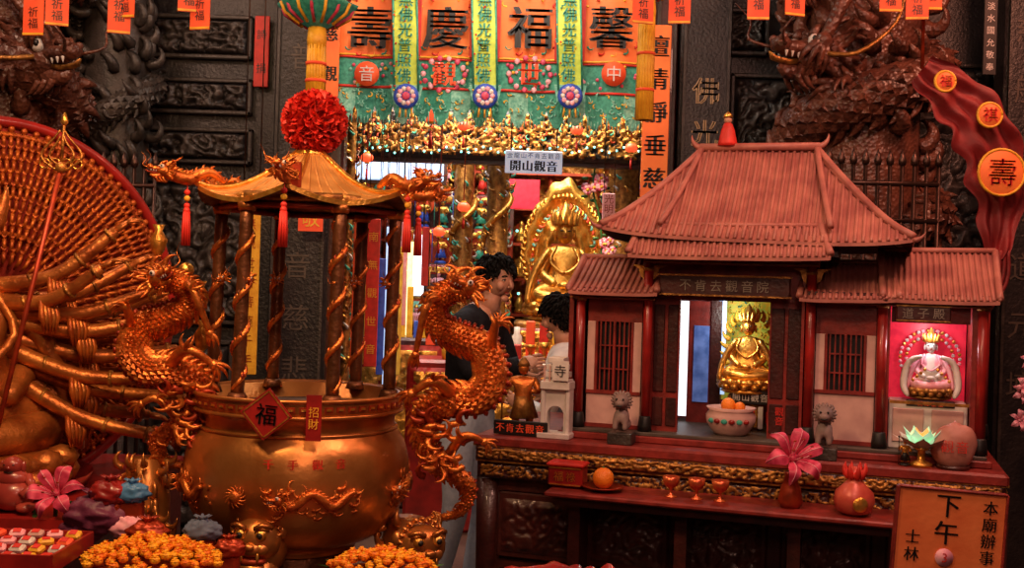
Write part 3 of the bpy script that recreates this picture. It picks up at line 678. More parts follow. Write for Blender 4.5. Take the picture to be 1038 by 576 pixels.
def dragcol(u,d,r,zs,flip=1):
    a=P(u,288,d); mb=MB('stone_dragon_column')
    mb.lathe([(r*1.5,0),(r*1.5,.2),(r*1.1,.3),(r,.35),(r,4.0),(r*1.2,4.1),(r*1.3,4.2)],RSTONE,20,MX.Translation((a.x,d,0)))
    n=26; pts=[]
    for i in range(n):
        t=i/(n-1); an=-1.2+flip*t*11; pts.append(V((a.x+r*1.2*cos(an),d+r*1.2*sin(an),1.9+1.2*t)))
    dragon(mb,pts,[.04]+[.11]*20+[.1,.09,.09],RSTONE,RSTONE,.3,(-flip,-.7,.1),(0,0,1),n=80,legs=((.5,(a.x-flip*r*.8,d-r*1.2,2.55),.05),(.8,(a.x-flip*r*1.1,d-r*1.3,2.75),.05)),flames=12)
    for i in range(60):
        an=random.uniform(-pi,0); q=V((a.x+r*cos(an),d+r*sin(an),random.uniform(1.7,3.6))); curl(mb,q,V((cos(an),sin(an),random.uniform(-1,1))),V((sin(an),0,1)),.2,.045,RSTONE,k=3)
    hp=a+V((-flip*(r+.05),-r*.9,0)); hp.z=P(u,70,d).z
    mb.tube(cr([hp+V((0,-.1,0)),hp+V((flip*.15,-.2,-.02)),hp+V((flip*.32,-.2,.12)),hp+V((flip*.38,-.2,.3)),hp+V((flip*.52,-.2,.36))],16),[.013-.0006*i for i in range(17)],GOLDH,6)
    dhead(mb,frame(hp,(-flip,-.55,.0),(0,0,1)),.33,RSTONE,GOLDH)
    mb.done()
dragcol(868,5.3,.27,0,1); dragcol(-8,5.3,.27,0,-1)
def liona():
    a=P(112,288,5.7); mb=MB('carved_stone_column'); r=.17
    mb.lathe([(r*1.4,0),(r*1.4,.2),(r,.3),(r,4.1),(r*1.3,4.2)],STONEH,18,MX.Translation((a.x,5.7,0)))
    pts=[V((a.x+r*1.05*cos(i*.55),5.7+r*1.05*sin(i*.55),1.2+i*.06)) for i in range(40)]
    dragon(mb,pts,[.03]+[.065]*36+[.05]*3,STONEH,STONEH,.2,(1,-.8,0),(0,0,1),n=150,flames=30)
    for i in range(140):
        an=random.uniform(-pi,0); q=V((a.x+r*cos(an),5.7+r*sin(an),random.uniform(1.2,3.6))); curl(mb,q,V((cos(an),sin(an),random.uniform(-1,1))),V((sin(an),0,1)),.17,.03,STONEH,k=3.4)
    mb.done()
liona()
def fence(u0,u1,v0,v1,d,n):
    mb=MB('iron_fence'); a=P(u0,v0,d); b=P(u1,v1,d)
    for i in range(n):
        x=a.x+(b.x-a.x)*i/(n-1); mb.tube([(x,d,0),(x,d,a.z)],.009,IRON,6); mb.lathe([(.014,0),(.018,.02),(.001,.07)],IRON,6,MX.Translation((x,d,a.z)))
    for z in(b.z,a.z-.08): mb.tube([(a.x,d,z),(b.x,d,z)],.012,IRON,6)
    mb.done()
fence(828,950,165,225,4.7,11); fence(84,152,168,330,4.8,8)
vsign('yellow_scripture_banner',252,192,380,20,4.9,YEL,DRR,'南無觀世音菩薩千手',.6,cord=4.0)
# =================================================================== right red sash with gold discs
def sash():
    d=4.4; mb=MB('red_silk_sash')
    pts=[P(u,v,d) for u,v in((935,70),(962,92),(990,122),(1008,165),(1014,215),(1008,262))]; C=cr(pts,60)
    W=[.07,.10,.12,.125,.12,.085,.04]; W=lerpl(W,60)
    def fn(u,t):
        i=min(int(t*60+.5),60); c=C[i]; tg=(C[min(i+1,60)]-C[max(i-1,0)]).normalized(); nn=V((tg.z,0,-tg.x))
        w=W[i]*(1+.14*sin(t*31)*(1 if u>.5 else -.6))
        return c+nn*(u-.5)*2*w+V((0,.008*sin(u*22+t*7)+.03*noise.noise(V((u*4,t*9,0))),0))
    mb.surf(fn,60,60,CLOTHR)
    for (u,v,r,ch) in((957,83,.040,'福'),(1002,117,.048,'祺'),(1014,175,.092,'壽')):
        p=P(u,v,d-.07); mb.lathe([(r,0),(r,.01),(r*.9,.016)],ORANGE,26,MX.Translation(p)@MX.Rotation(pi/2,4,'X')); mb.text(ch,r*1.25,BRIGHTR,face(p+V((0,-.02,0))),bold=.002)
        mb.tube([p+V((r*cos(2*pi*i/26),-.012,r*sin(2*pi*i/26))) for i in range(27)],.006,YEL,5)
    for i in range(7): mb.tube(cr([C[57]+V((.015*i-.04,0,0)),C[60]+V((.02*i-.07,0,-.1)),C[60]+V((.012*i-.12,0,-.26))],8),.009,CLOTHR,5)
    mb.tube([C[0],V((C[0].x-.02,d,4.4))],.008,DRR,5)
    mb.done()
sash()
# =================================================================== CENSER
DB=3.3; K=DB/F
BC=P(311,288,DB); bx=BC.x
def zb(v,u=311): return P(u,v,DB).z
prof_v=[(60,552),(62,545),(84,536),(100,518),(109,498),(112,480),(111,462),(107,446),(100,434),(96,428),(97,418),(100,412),(103,409),(104,398),(101,395)]
prof=[(r*K,zb(v)) for r,v in prof_v]
bodyx=P(302,470,DB).x
def rbody(z):
    for (r0,z0),(r1,z1) in zip(prof,prof[1:]):
        if z0<=z<=z1: return r0+(r1-r0)*(z-z0)/(z1-z0+1e-9)
    return prof[-1][0]
def censer():
    mb=MB('incense_burner'); T=MX.Translation((bodyx,DB,0))
    pp=cr([V((r,0,z)) for r,z in prof],56); mb.lathe([(q.x,q.z) for q in pp]+[(92*K,zb(397)),(88*K,zb(410)),(2*K,zb(416))],BRZ,64,T)
    mb.lathe([(88*K,zb(411)),(1*K,zb(408))],mat('ash_grey',(.25,.22,.2),(.15,.13,.12),.9,0,40,.6,80),40,T)
    for i in range(56):
        a=2*pi*i/56; q=MX.Translation((bodyx+104*K*cos(a),DB+104*K*sin(a),zb(404)))@MX.Rotation(a-pi/2,4,'Z')
        mb.box((0,0,0),(8*K,.006,5*K),DRR,q); mb.box((0,.002,0),(4.5*K,.008,2*K),GOLD,q)
    for v,r in((396.5,104.5),(412,103),(430,97.5)):
        mb.tube([(bodyx+r*K*cos(2*pi*i/60),DB+r*K*sin(2*pi*i/60),zb(v)) for i in range(61)],2.2*K,BRZ,6)
    def surfp(a,v,off=0): z=zb(v); r=rbody(z)+off; return V((bodyx+r*cos(a),DB+r*sin(a),z))
    for a0,sg in((-pi/2+.36,1),(-pi/2-1.0,1),(-pi/2+1.5,1),(-pi/2+2.7,1)):
        pts=[surfp(a0+sg*(t-.5)*.62,486+6*sin(t*11),.006) for t in [i/14 for i in range(15)]]
        e=V((-sin(a0),cos(a0),0)); dragon(mb,list(reversed(pts)),[.006,.009]+[.012]*10+[.010],DRG,DRG,.055,-e,(0,0,1),n=50,scales=False,flames=0,side=(cos(a0),sin(a0),0),horn=.6)
        for i in range(34):
            a=a0+random.uniform(-.4,.4); v=random.uniform(474,504); curl(mb,surfp(a,v,.0),e*random.uniform(-1,1)+V((0,0,random.uniform(-1,.6))),V((0,0,1)),.042,.006,DRG,k=2.8,seg=5)
    for a0 in(-pi/2-.32,):
        c=surfp(a0,484,.01); mb.ball(c,(.018,.012,.018),DRG,10)
        for i in range(14): a=2*pi*i/14; curl(mb,c,V((cos(a),-.1,sin(a))),V((-sin(a),0,cos(a))),.036,.006,DRG,k=1.6,seg=5)
    for st,a0 in(('千手觀音',-pi/2+.25),):
        for i,ch in enumerate(st):
            a=a0+(i-1.5)*.2; mb.text(ch,.030,BRIGHTR,face(surfp(a,453,.007),a+pi/2),bold=.0008)
    for fu,fv,fd,rr_ in((263,545,3.02,-.12),(424,552,3.1,.5),(330,552,3.62,3.1)):
        c=P(fu,fv,fd); M=face(c,rr_,.95)
        f=lambda cc,rr,m=BRZ,sg=14: mb.ball([q*K for q in cc],[q*K for q in rr],m,sg,M)
        f((0,8,-10),(26,26,30)); f((0,-8,0),(25,20,22)); f((0,-22,-6),(12,9,8)); f((0,-30,-3),(6,4,4)); f((0,-20,-18),(15,9,5),DRR); f((0,-20,-24),(13,9,5))
        for s in(-1,1):
            f((s*10,-24,8),(6,5,6),GOLD); f((s*10,-28.5,8),(3,2,3),BLACK,8); f((s*24,-2,8),(5,6,8)); f((s*9,-21,-6),(8,7,7)); f((s*8,-27,-13),(1.8,2,5),GOLD,6)
            mb.tube([V((s*4,-26,14))*K,V((s*12,-27,18))*K,V((s*20,-20,15))*K],2.6*K,BRZ,6,M)
        for i in range(11): a=pi*i/10; curl(mb,V((20*cos(a),-6,6+18*sin(a)))*K,(cos(a),0,sin(a)),(0,-1,0),9*K,4*K,BRZ,M,3)
        zc=c.z/.95
        mb.lathe([(28*K,-zc+.5),(24*K,-60*K),(18*K,-20*K)],BRZ,14,M)
    mb.lathe([(125*K,0),(125*K,.06),(100*K,.1),(80*K,.2),(75*K,.42),(128*K,.47),(132*K,.54),(126*K,.56)],BRZD,6,MX.Translation((bodyx,DB,0))); 
    mb.lathe([(40*K,.55),(36*K,zb(600)),(60*K,zb(548))],BRZD,16,T)
    RC=88*K; zt=zb(212); z0=zb(400)
    for i in range(6):
        a=pi*i/3; c=V((bx+RC*cos(a),DB+RC*sin(a),0)); c0=V((bodyx+RC*1.02*cos(a),DB+RC*sin(a),0))
        L=[c0.lerp(c,t/8)+V((0,0,z0+(zt-z0)*t/8)) for t in range(9)]
        mb.tube(L,6.4*K,BRZD,12)
        mb.tube([L[0],L[0]+V((0,0,8*K))],[11*K,8*K],BRZD,12); mb.tube([L[8]-V((0,0,8*K)),L[8]],[8*K,10*K],BRZ,12)
        n=110; pts=[]
        for j in range(n):
            t=j/(n-1); b=c0.lerp(c,t); pts.append(b+V((6.0*K*cos(t*24+i),6.0*K*sin(t*24+i),z0+(zt-z0)*(.06+.86*t))))
        mb.tube(pts,[K*(1.2+1.6*min(1,j/12)*min(1,(n-j)/8)+.5*(j%2)) for j in range(n)],DRG,7)
        dhead(mb,frame(pts[-40]+V((0,-4*K,0)),(.3*(-1)**i,-1,-.3),(0,0,1)),12*K,DRG,DRR)
        for j in range(60):
            q=pts[random.randrange(5,100)]; a2=random.uniform(0,6.28); curl(mb,q,V((cos(a2),sin(a2),.4)),V((0,0,1)),7*K,1.7*K,random.choice([DRG,DRR,BRZ,BRZD]),k=2.6,seg=5)
    for z,h in((206,5),(214,3)):
        pts=[V((bx+(RC+4*K)*cos(pi*i/3),DB+(RC+4*K)*sin(pi*i/3),zb(z))) for i in range(7)]
        for p,q in zip(pts,pts[1:]): mb.tube([p,q],h*K,DRR if z>210 else GOLDH,6)
    def R_(a,r):
        m=((a+pi/2)%(pi/3)); m=min(m,pi/3-m)/(pi/6)
        return r*(1-.14*m*min(1,r/(60*K)))
    def roof(u,t,off=0):
        a=2*pi*u; r=(14+98*t)*K; m=((a+pi/2)%(pi/3)); m=min(m,pi/3-m)/(pi/6)
        v=156+52*(1-(1-t)**1.7)-8*t**3*(1-m)**2*1.6
        rr=R_(a,r); return (bx+rr*cos(a),DB+rr*sin(a),zb(v)-off)
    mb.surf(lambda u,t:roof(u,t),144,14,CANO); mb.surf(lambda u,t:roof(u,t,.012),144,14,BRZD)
    mb.surf(lambda u,t:V(roof(u,1,.014*t)),144,1,GOLD)
    for i in range(36):
        u=i/36; mb.tube([V(roof(u,t/12))+V((0,0,.001)) for t in range(13)],[1.0*K]*13,CANO,5)
    for i in range(6):
        a=-pi/2+pi*i/3; u=(a/(2*pi))%1; L=[V(roof(u,t/12))+V((0,0,.005)) for t in range(13)]
        e=V((cos(a),sin(a),0)); L+= [L[-1]+e*9*K+V((0,0,3*K)),L[-1]+e*18*K+V((0,0,9*K))]
        mb.tube(L,[2.5*K]*12+[3*K,3.5*K,3.5*K],GOLD,8)
        c=L[12]; path=[c-e*26*K+V((0,0,2*K)),c-e*10*K+V((0,0,11*K)),c+e*8*K+V((0,0,3*K)),c+e*24*K+V((0,0,6*K)),c+e*32*K+V((0,0,9*K))]
        dragon(mb,path,[2*K,5*K,6*K,6*K,5.5*K],DRG,DRR,22*K,e+V((0,0,.05)),(0,0,1),n=26,scales=False,flames=5,horn=.7)
        if sin(a)<.9: tassel(mb,L[12]+e*10*K-V((0,0,3*K)),58*K,BRIGHTR)
    mb.lathe([(16*K,zb(160)),(17*K,zb(156)),(10*K,zb(150)),(12*K,zb(145)),(7*K,zb(140)),(9*K,zb(132)),(5*K,zb(120)),(1*K,zb(105))],GOLD,20,MX.Translation((bx,DB,0)))
    mb.box((bx+5*K,DB-100*K,zb(187)),(12*K,.01,24*K),DRR,bev=.003); mb.text('敬',10*K,GOLD,face((bx+5*K,DB-100*K-.008,zb(187))))
    def hd(cx,sg,vs_,vo,dy):
        D=lambda u,v,dd=0: P(cx+sg*u,vo+v*vs_,DB+dd)
        path=[D(-22,270,.0),D(10,262,-.02),D(18,235,-.04),D(-8,215,-.06),D(-24,190,-.08),D(-24,162,-.08),D(0,148,-.1),D(28,146,-.1),D(43,122,-.08),D(34,92,-.06),D(8,80,-.06),D(-14,66,-.08),D(-14,44,-.1),D(4,34,-.12),D(18,30,-.14)]
        rad=[3*K,5*K,8*K,10*K,11*K,13*K,14*K,15*K,15.5*K,15*K,14*K,12*K,11*K,10*K,9.5*K]
        dragon(mb,path,rad,DRG,DRR,32*K,(sg*-.8,-.6,.3),(sg*.25,-.2,1),n=130,fins=-sg,
            legs=((.88,D(-36,100,-.16),5*K),(.62,D(50,66,-.14),5*K),(.45,D(-40,140,-.16),6*K),(.22,D(34,190,-.14),5*K)),flames=14,horn=.5)
        for i in range(9):
            p=D(random.uniform(-4,30),random.uniform(16,46),-.05); curl(mb,p,V((sg*random.uniform(-.3,.6),-.1,1)),V((sg*random.choice([-1,1]),0,.3)),22*K,3.6*K,DRG,k=2.1)
        for i in range(26):
            p=D(random.uniform(-30,16),random.uniform(155,230),-.13); curl(mb,p,V((sg*random.uniform(-1,1),-.3,random.uniform(-1,.6))),V((random.choice([-1,1]),0,.2)),26*K,3.6*K,random.choice([DRG,DRG,DRR]),k=2.8)
    hd(457,1,.98,262,0); hd(177,-1,.80,258,0)
    for u,v0,v1,r in((165,468,545,26),(428,520,600,30)):
        q=P(u,0,DB).x
        mb.lathe([(r*1.1*K,.0),(r*1.1*K,.1),(r*.7*K,.2),(r*.7*K,zb(v1+30)),(r*K,zb(v1)),(r*.95*K,zb((v0+v1)/2)),(r*.6*K,zb(v0))],BRZ,12,MX.Translation((q,DB-.02,0)),lambda a,z:1+.15*noise.noise(V((a*2,z*40,u))))
        for i in range(34):
            a=random.uniform(-pi,0); z=random.uniform(zb(v1+8),zb(v0)); curl(mb,V((q+r*.85*K*cos(a),DB-.02+r*.85*K*sin(a),z)),V((cos(a),sin(a),random.uniform(-1,1))),V((0,0,1)),22*K,4*K,BRZ,k=2.6)
    mb.done()
    pm=MB('red_silk_pompom'); c=P(319,124,DB); ruffle(pm,c,31*K,BRIGHTR,230,.30); pm.ball(c,22*K,RED,14); pm.done()
    fu=MB('fortune_paper_diamond'); p=P(270,420,DB-.345)
    fu.box((0,0,0),(34*K,.004,34*K),RED,face(p)@MX.Rotation(pi/4+.1,4,'Y')); fu.text('福',20*K,BLACK,face(p+V((0,-.004,0)))@MX.Rotation(.1,4,'Y'),bold=.0008)
    for s in(-1,1):
        for q in(-1,1): fu.box((s*15*K,-.001,0) if q>0 else (0,-.001,s*15*K),(1.2*K,.005,31*K) if q>0 else (31*K,.005,1.2*K),GOLD,face(p)@MX.Rotation(pi/4+.1,4,'Y'))
    fu.done()
    f2=MB('red_envelope_strip'); p=P(318,424,DB-.33); f2.box((0,0,0),(14*K,.004,42*K),RED,face(p)); f2.text('招財',10*K,YEL,face(p+V((0,-.004,0))),True); f2.done()
    f3=MB('paper_wall_label'); p=P(315,221,5.7); f3.box((0,0,0),(.13,.006,.14),ORRED,face(p)); f3.text('敬',.1,YEL,face(p+V((0,-.005,0)))); f3.tube([p,p+V((0,.01,1.5))],.003,IRON,4); f3.done()
censer()
# =================================================================== TEMPLE TABLE
TH=radians(-18); O=P(484,440,3.9)
TM=face(O,TH); TI=TM.inverted()
def T(u,v,y):
    a=TI@CAM; b=TI@P(u,v,3.0); d=b-a; t=(y-a.y)/d.y; return a+d*t
HT=O.z
LT=1.74
def table():
    mb=MB('carved_altar_table',TM)
    mb.box((LT/2,.39,-.02),(LT+.02,.82,.04),REDW,bev=.008)
    mb.box((LT/2,.385,-.055),(LT-.02,.78,.035),DWOOD)
    relief(mb,face((LT/2,-.012,-.062)),LT,.05,300,14,.018,3,GOLDH,DWOOD,.45,30)
    mb.box((LT/2,.0,-.035),(LT+.02,.03,.008),GOLDH); mb.box((LT/2,.0,-.09),(LT,.02,.008),GOLDH)
    relief(mb,face((LT/2,.01,-.125)),LT,.06,300,14,.016,4,GOLDH,DWOOD,.7,26)
    relief(mb,face((LT+.0,.39,-.075),pi/2),.76,.07,90,12,.012,6,GOLDH,DWOOD,.5,26)
    mb.box((LT/2,.40,-.55),(LT-.06,.72,.8),DWOOD,bev=.01)
    for i in range(5):
        x=.22+i*.33
        mb.box((x,.035,-.32),(.29,.02,.24),DWOOD,bev=.008); relief(mb,face((x,.022,-.32)),.25,.19,36,28,.014,30+i,DWOOD,DWOOD,.75,14)
        mb.box((x,.035,-.62),(.29,.02,.28),DWOOD,bev=.008); relief(mb,face((x,.022,-.62)),.25,.23,36,28,.014,40+i,DWOOD,DWOOD,.75,14)
    for x in(.03,LT-.03):
        for y in(.06,.72): mb.lathe([(.05,-HT),(.05,-HT+.06),(.035,-HT+.1),(.045,-.4),(.05,-.16)],DWOOD,8,MX.Translation((x,y,0)))
    mb.box((LT/2,.4,-HT+.08),(LT-.02,.75,.06),DWOOD)
    a=T(553,497,-.2); zL=a.z
    mb.box(((a.x+1.42)/2,-.10,zL-.009),(1.42-a.x,.24,.018),REDW,bev=.005)
    mb.box(((a.x+1.42)/2,-.08,zL-.035),(1.38-a.x,.2,.03),DWOOD)
    for i in range(4): mb.box((a.x+.08+i*.36,-.06,(-HT+zL-.05)/2),(.04,.12,HT+zL-.05),DWOOD)
    mb.text('洛迦山',.045,GTXT,face((.80,.005,zL-.13)),False,1.2)
    mb.done(); return zL
ZL=table()
def slope(mb,A,B,C,D,mt,n=30,r=.005,th=.012,lift=0.0,sag=.015,ridges=True,underm=None):
    A,B,C,D=map(V,(A,B,C,D)); AB=B-A; L2=AB.length_squared; s0=(D-A).dot(AB)/L2; s1=(C-A).dot(AB)/L2
    H=(D-A)-AB*s0
    def pt(s,t): 
        z=lift*abs(2*s-1)**4*(1-t)**2-sag*4*t*(1-t); return A+AB*s+H*t+V((0,0,z))
    def fn(u,t,o=0): return pt(s0*t+(1-s0*t-(1-s1)*t)*u,t)+V((0,0,-o))
    mb.surf(lambda u,t:fn(u,t),24,6,mt); mb.surf(lambda u,t:fn(u,t,th),24,6,underm or DWOOD); mb.surf(lambda u,t:fn(u,0,th*t),24,1,mt)
    nrm=AB.cross(H).normalized()
    for i in range(n+1):
        s=i/n; tm=1
        if s0>1e-4: tm=min(tm,s/s0)
        if s1<1-1e-4: tm=min(tm,(1-s)/(1-s1))
        if tm<.04: continue
        mb.tube([pt(s,tm*k/6)+nrm*r*.45 for k in range(7)],r,mt,6); 
    if ridges:
        for q,w in(((0,0),(0,1)),((1,0),(1,1))): mb.tube([fn(q[0],k/8)+V((0,0,r*1.2)) for k in range(9)],r*1.9,mt,7)
def hip(mb,A,B,ye,yb,Dl,Dr,yr,mt,n,r=.0055,lift=.02,sides=True):
    zA=A[1];zB=B[1]
    fA=(A[0],ye,zA);fB=(B[0],ye,zB);C=(Dr[0],yr,Dr[1]);D=(Dl[0],yr,Dl[1]); bA=(A[0],yb,zA); bB=(B[0],yb,zB)
    slope(mb,fA,fB,C,D,mt,n,r,lift=lift)
    slope(mb,bB,bA,D,C,mt,n//2,r,lift=lift)
    if sides:
        slope(mb,bA,fA,D,V(D)+V((0,-.001,0)),mt,16,r,lift=lift); slope(mb,fB,bB,C,V(C)+V((0,-.001,0)),mt,16,r,lift=lift)
    mb.tube([V(D)+V((-.01,0,.012)),V(C)+V((.01,0,.012))],r*2.4,mt,8)
def mtemple():
    mb=MB('miniature_temple',TM); yf=.12; yb=.62
    X=lambda u,v=380,y=yf:T(u,v,y).x
    Z=lambda u,v,y=yf:T(u,v,y).z
    x0=X(572);x1=X(1004)
    mb.box(((x0+x1)/2,.36,.012),(x1-x0+.02,.56,.024),REDW,bev=.004); mb.box(((x0+x1)/2,.36,.03),(x1-x0-.01,.54,.014),GTXT,bev=.003)
    zf=.037
    ze1=Z(590,296); zm=Z(740,262); ze3=Z(895,303); ze4=Z(995,306)
    def col(u,ztop,r=.0165,y=yf):
        x=X(u,380,y); mb.lathe([(r*1.5,zf),(r*1.5,zf+.02),(r*1.25,zf+.05),(r*1.05,zf+.055)],BLACK,14,MX.Translation((x,y,0))); mb.lathe([(r,zf+.05),(r,ztop)],RED,14,MX.Translation((x,y,0)))
        mb.lathe([(r*1.25,ztop-.03),(r*1.25,ztop-.018)],GOLDH,14,MX.Translation((x,y,0)))
    for u,z in((587,ze1),(655,zm-.02),(820,zm-.02),(893,ze3),(995,ze4)): col(u,z)
    for u,z in((587,ze1),(995,ze4)): col(u+2,z,y=yb-.05)
    def wall_bay(ua,ub,ztop,y=yf+.03,win=True,vw0=325,vw1=392):
        a=X(ua,380,y); b=X(ub,380,y); zl=Z(ua,396,y); zt=Z(ua,vw0,y)
        mb.box(((a+b)/2,y,(zf+zl)/2),(b-a,.012,zl-zf),PINKW,bev=.002)
        mb.box(((a+b)/2,y-.004,zl),(b-a,.018,.012),REDW); mb.box(((a+b)/2,y-.004,zf+.008),(b-a,.018,.014),REDW)
        mb.box(((a+b)/2,y,(zt+ztop)/2),(b-a,.014,ztop-zt),REDW)
        mb.box(((a+b)/2,y+.012,(zl+zt)/2),(b-a,.004,zt-zl),BLACK)
        n=7
        for i in range(n):
            x=a+(b-a)*(.24+.52*i/(n-1)); mb.box((x,y,(zl+zt)/2),(.005,.01,zt-zl),REDW)
        for x in(a+.016,b-.016): mb.box((x,y-.003,(zl+zt)/2),(.032,.014,zt-zl),PINKW,bev=.002)
        for x in(a+.034,b-.034,(a+b)/2): mb.box((x,y-.005,(zl+zt)/2),(.010,.018,zt-zl),REDW,bev=.002)
        for z in(zl+(zt-zl)*.33,zl+(zt-zl)*.66): mb.box(((a+b)/2,y-.002,z),((b-a)*.55,.008,.005),REDW)
    wall_bay(595,650,ze1); wall_bay(826,887,ze3,vw0=338,vw1=402)
    yc=yf+.05
    a=X(661,380,yc); b=X(813,380,yc); ia=X(688,380,yc); ib=X(779,380,yc); zt=Z(730,305,yc)
    for xa,xb in((a,ia),(ib,b)):
        m_=(xa+xb)/2; mb.box((m_,yc,(zf+zt)/2),(xb-xa,.016,zt-zf),REDW)
        for q in(-.5,.5):
            for z0,z1,mm in((zf+.02,zf+.12,DWOOD),(zf+.14,zt-.02,DWOOD)):
                w=(xb-xa)/2-.012; 
                if w>.008: mb.box((m_+q*(xb-xa)/2,yc-.01,(z0+z1)/2),(w,.008,z1-z0),mm,bev=.002)
    mb.box(((a+b)/2,yc,(zt+zm)/2),(b-a,.02,zm-zt),REDW)
    for u0,u1,z,y in((577,662,ze1,yf),(650,828,zm,yf),(815,905,ze3,yf),(893,1004,ze4,yf)):
        xa=X(u0);xb=X(u1); mb.box(((xa+xb)/2,y,z-.008),(xb-xa,.035,.03),REDW,bev=.003); mb.box(((xa+xb)/2,y-.019,z-.018),(xb-xa,.004,.004),GOLDH)
        for i in range(int((xb-xa)/.022)): mb.box((xa+.011+i*.022,y-.015,z+.012),(.009,.05,.012),DWOOD)
    for u in(655,820):
        for s in(-1,1): mb.prism([(0,0),(s*.045,0),(s*.02,-.012),(s*.012,-.04),(0,-.05)],-.004,.004,GOLDH,MX.Translation((X(u)+s*.017,yf-.004,zm-.03)))
    c=T(734,290,yf-.03); w=X(802)-X(667); mb.box(c,(w*.98,.02,.075),DWOOD,bev=.006); 
    for s in(-1,1): mb.box((c.x,c.y-.01,c.z+s*.034),(w,.008,.006),GOLDH)
    mb.text('不肯去觀音院',.042,GTX2,face((c.x,c.y-.012,c.z)),False,1.25)
    c=T(936,318,yf-.05); mb.box(c,(.165,.014,.052),DWOOD,bev=.004); mb.text('道子殿',.036,GTX2,face((c.x,c.y-.009,c.z)),False,1.3)
    for s in(-1,1): mb.box((c.x,c.y-.007,c.z+s*.024),(.165,.006,.004),GOLDH)
    mb.box(((x0+x1)/2,yb,(zf+ze1)/2),(x1-x0-.04,.012,ze1-zf),DWOOD)
    mb.box(((a+b)/2,yb-.012,(zf+zm)/2),(b-a,.01,zm-zf),REDW)
    mb.box((a,.36,(zf+zm)/2),(.01,.48,zm-zf),REDW); mb.box((b,.36,(zf+zm)/2),(.01,.48,zm-zf),REDW)
    ca=X(902,380,yf+.03); cb=X(982,380,yf+.03)
    for xx in(ca-.012,cb+.012,x0+.02,x1-.02): mb.box((xx,.36,(zf+ze4)/2),(.016,.48,ze4-zf),REDW)
    z9=Z(940,328,yf); mb.box(((ca+cb)/2,yf+.03,(z9+ze4)/2),(cb-ca,.014,ze4-z9),REDW)
    zc_=Z(940,408,yf+.03); mb.box(((ca+cb)/2,yf+.1,(zf+zc_)/2),(cb-ca,.14,(zc_-zf)),WHITE,bev=.004)
    mb.box(((ca+cb)/2,yf+.03-.046,zc_-.0),(cb-ca,.01,.01),GOLDH)
    for q in (-.25,.25): mb.box(((ca+cb)/2+q*(cb-ca),yf+.028,(zf+zc_)/2),((cb-ca)*.4,.006,(zc_-zf)*.7),PINKW,bev=.002)
    mb.box(((ca+cb)/2,yf+.17,(zf+ze4)/2),(cb-ca,.008,ze4-zf),LITR)
    mb.box(((ca+cb)/2,yf+.1,z9+.012),(cb-ca-.02,.02,.006),LITW)
    mb.box(((a+b)/2,.37,zm+.01),(b-a+.1,.5,.012),DWOOD)
    def pn(u0,u1,v0,v1,y,m_): p=T(u0,v0,y);q=T(u1,v1,y); mb.box(((p.x+q.x)/2,y,(p.z+q.z)/2),(abs(q.x-p.x),.006,abs(p.z-q.z)),m_)
    pn(690,699,305,422,.50,LITW); pn(699,722,305,430,.49,REDW); pn(704,717,330,408,.483,mat('dim_blue_glass',(.12,.2,.5),(.05,.1,.3),.3,emit=.4)); pn(722,729,305,425,.47,DWOOD); pn(729,734,305,400,.475,LITB)
    pn(788,802,240,268,.45,LITB)
    pn(734,782,304,408,.56,mat('shrine_green_gold',(.32,.42,.05),(.6,.34,.02),.5,.3,90,emit=.35))
    for i in range(110):
        q=T(random.uniform(734,781),random.uniform(306,385),.54); curl(mb,q,(random.uniform(-1,1),-.2,random.uniform(-1,1)),(0,0,1),.022,.0035,random.choice([YEL,YGR,GRN,GOLD]),k=3,seg=4)
    e0=T(609,236,.0);e1=T(926,250,.0); r0=T(712,153,.36); r1=T(828,152,.36)
    hip(mb,(e0.x,e0.z),(e1.x,e1.z),.0,.72,(r0.x,r0.z),(r1.x,r1.z),.36,ROOFM,40,r=.0065,lift=.025)
    for r_,e_ in((r0,T(668,232,.0)),(r1,T(842,236,.0))):
        mb.tube([V((r_.x,.36,r_.z+.012)).lerp(V((e_.x,.01,e_.z+.02)),k/8)-V((0,0,.015*4*(k/8)*(1-k/8))) for k in range(9)],.011,ROOFM,8)
        curl(mb,V((r_.x,.36,r_.z+.01)),V((-1 if r_ is r0 else 1,0,.2)),V((0,0,1)),.07,.013,ROOFM,k=1.6)
    for c_ in(e0,e1): s=-1 if c_ is e0 else 1; curl(mb,V((c_.x,.0,c_.z+.02)),V((s,-.4,.1)),V((0,0,1)),.05,.009,ROOFM,k=1.2)
    p=T(662,250,.06);q=T(850,250,.06); mb.box(((p.x+q.x)/2,.3,(e0.z+zm)/2+.01),(q.x-p.x,.44,e0.z-zm-.0),DWOOD)
    for i in range(14): mb.box((p.x+(q.x-p.x)*(i+.5)/14,.07,e0.z-.02),(.02,.03,.03),REDW,bev=.003)
    a0=T(636,259,-.03);a1=T(842,262,-.03); b0=T(650,229,.06); b1=T(832,231,.06)
    slope(mb,a0,a1,b1,b0,ROOFM,30,.0065,lift=.006,sag=.004); mb.tube([b0+V((-.01,0,.006)),b1+V((.01,0,.006))],.009,ROOFM,8)
    for s,p_,q_ in((-1,a0,b0),(1,a1,b1)): mb.add([p_,q_,V((p_.x,.1,q_.z)),V((p_.x,.1,p_.z))],[(0,1,2,3)],DWOOD,False)
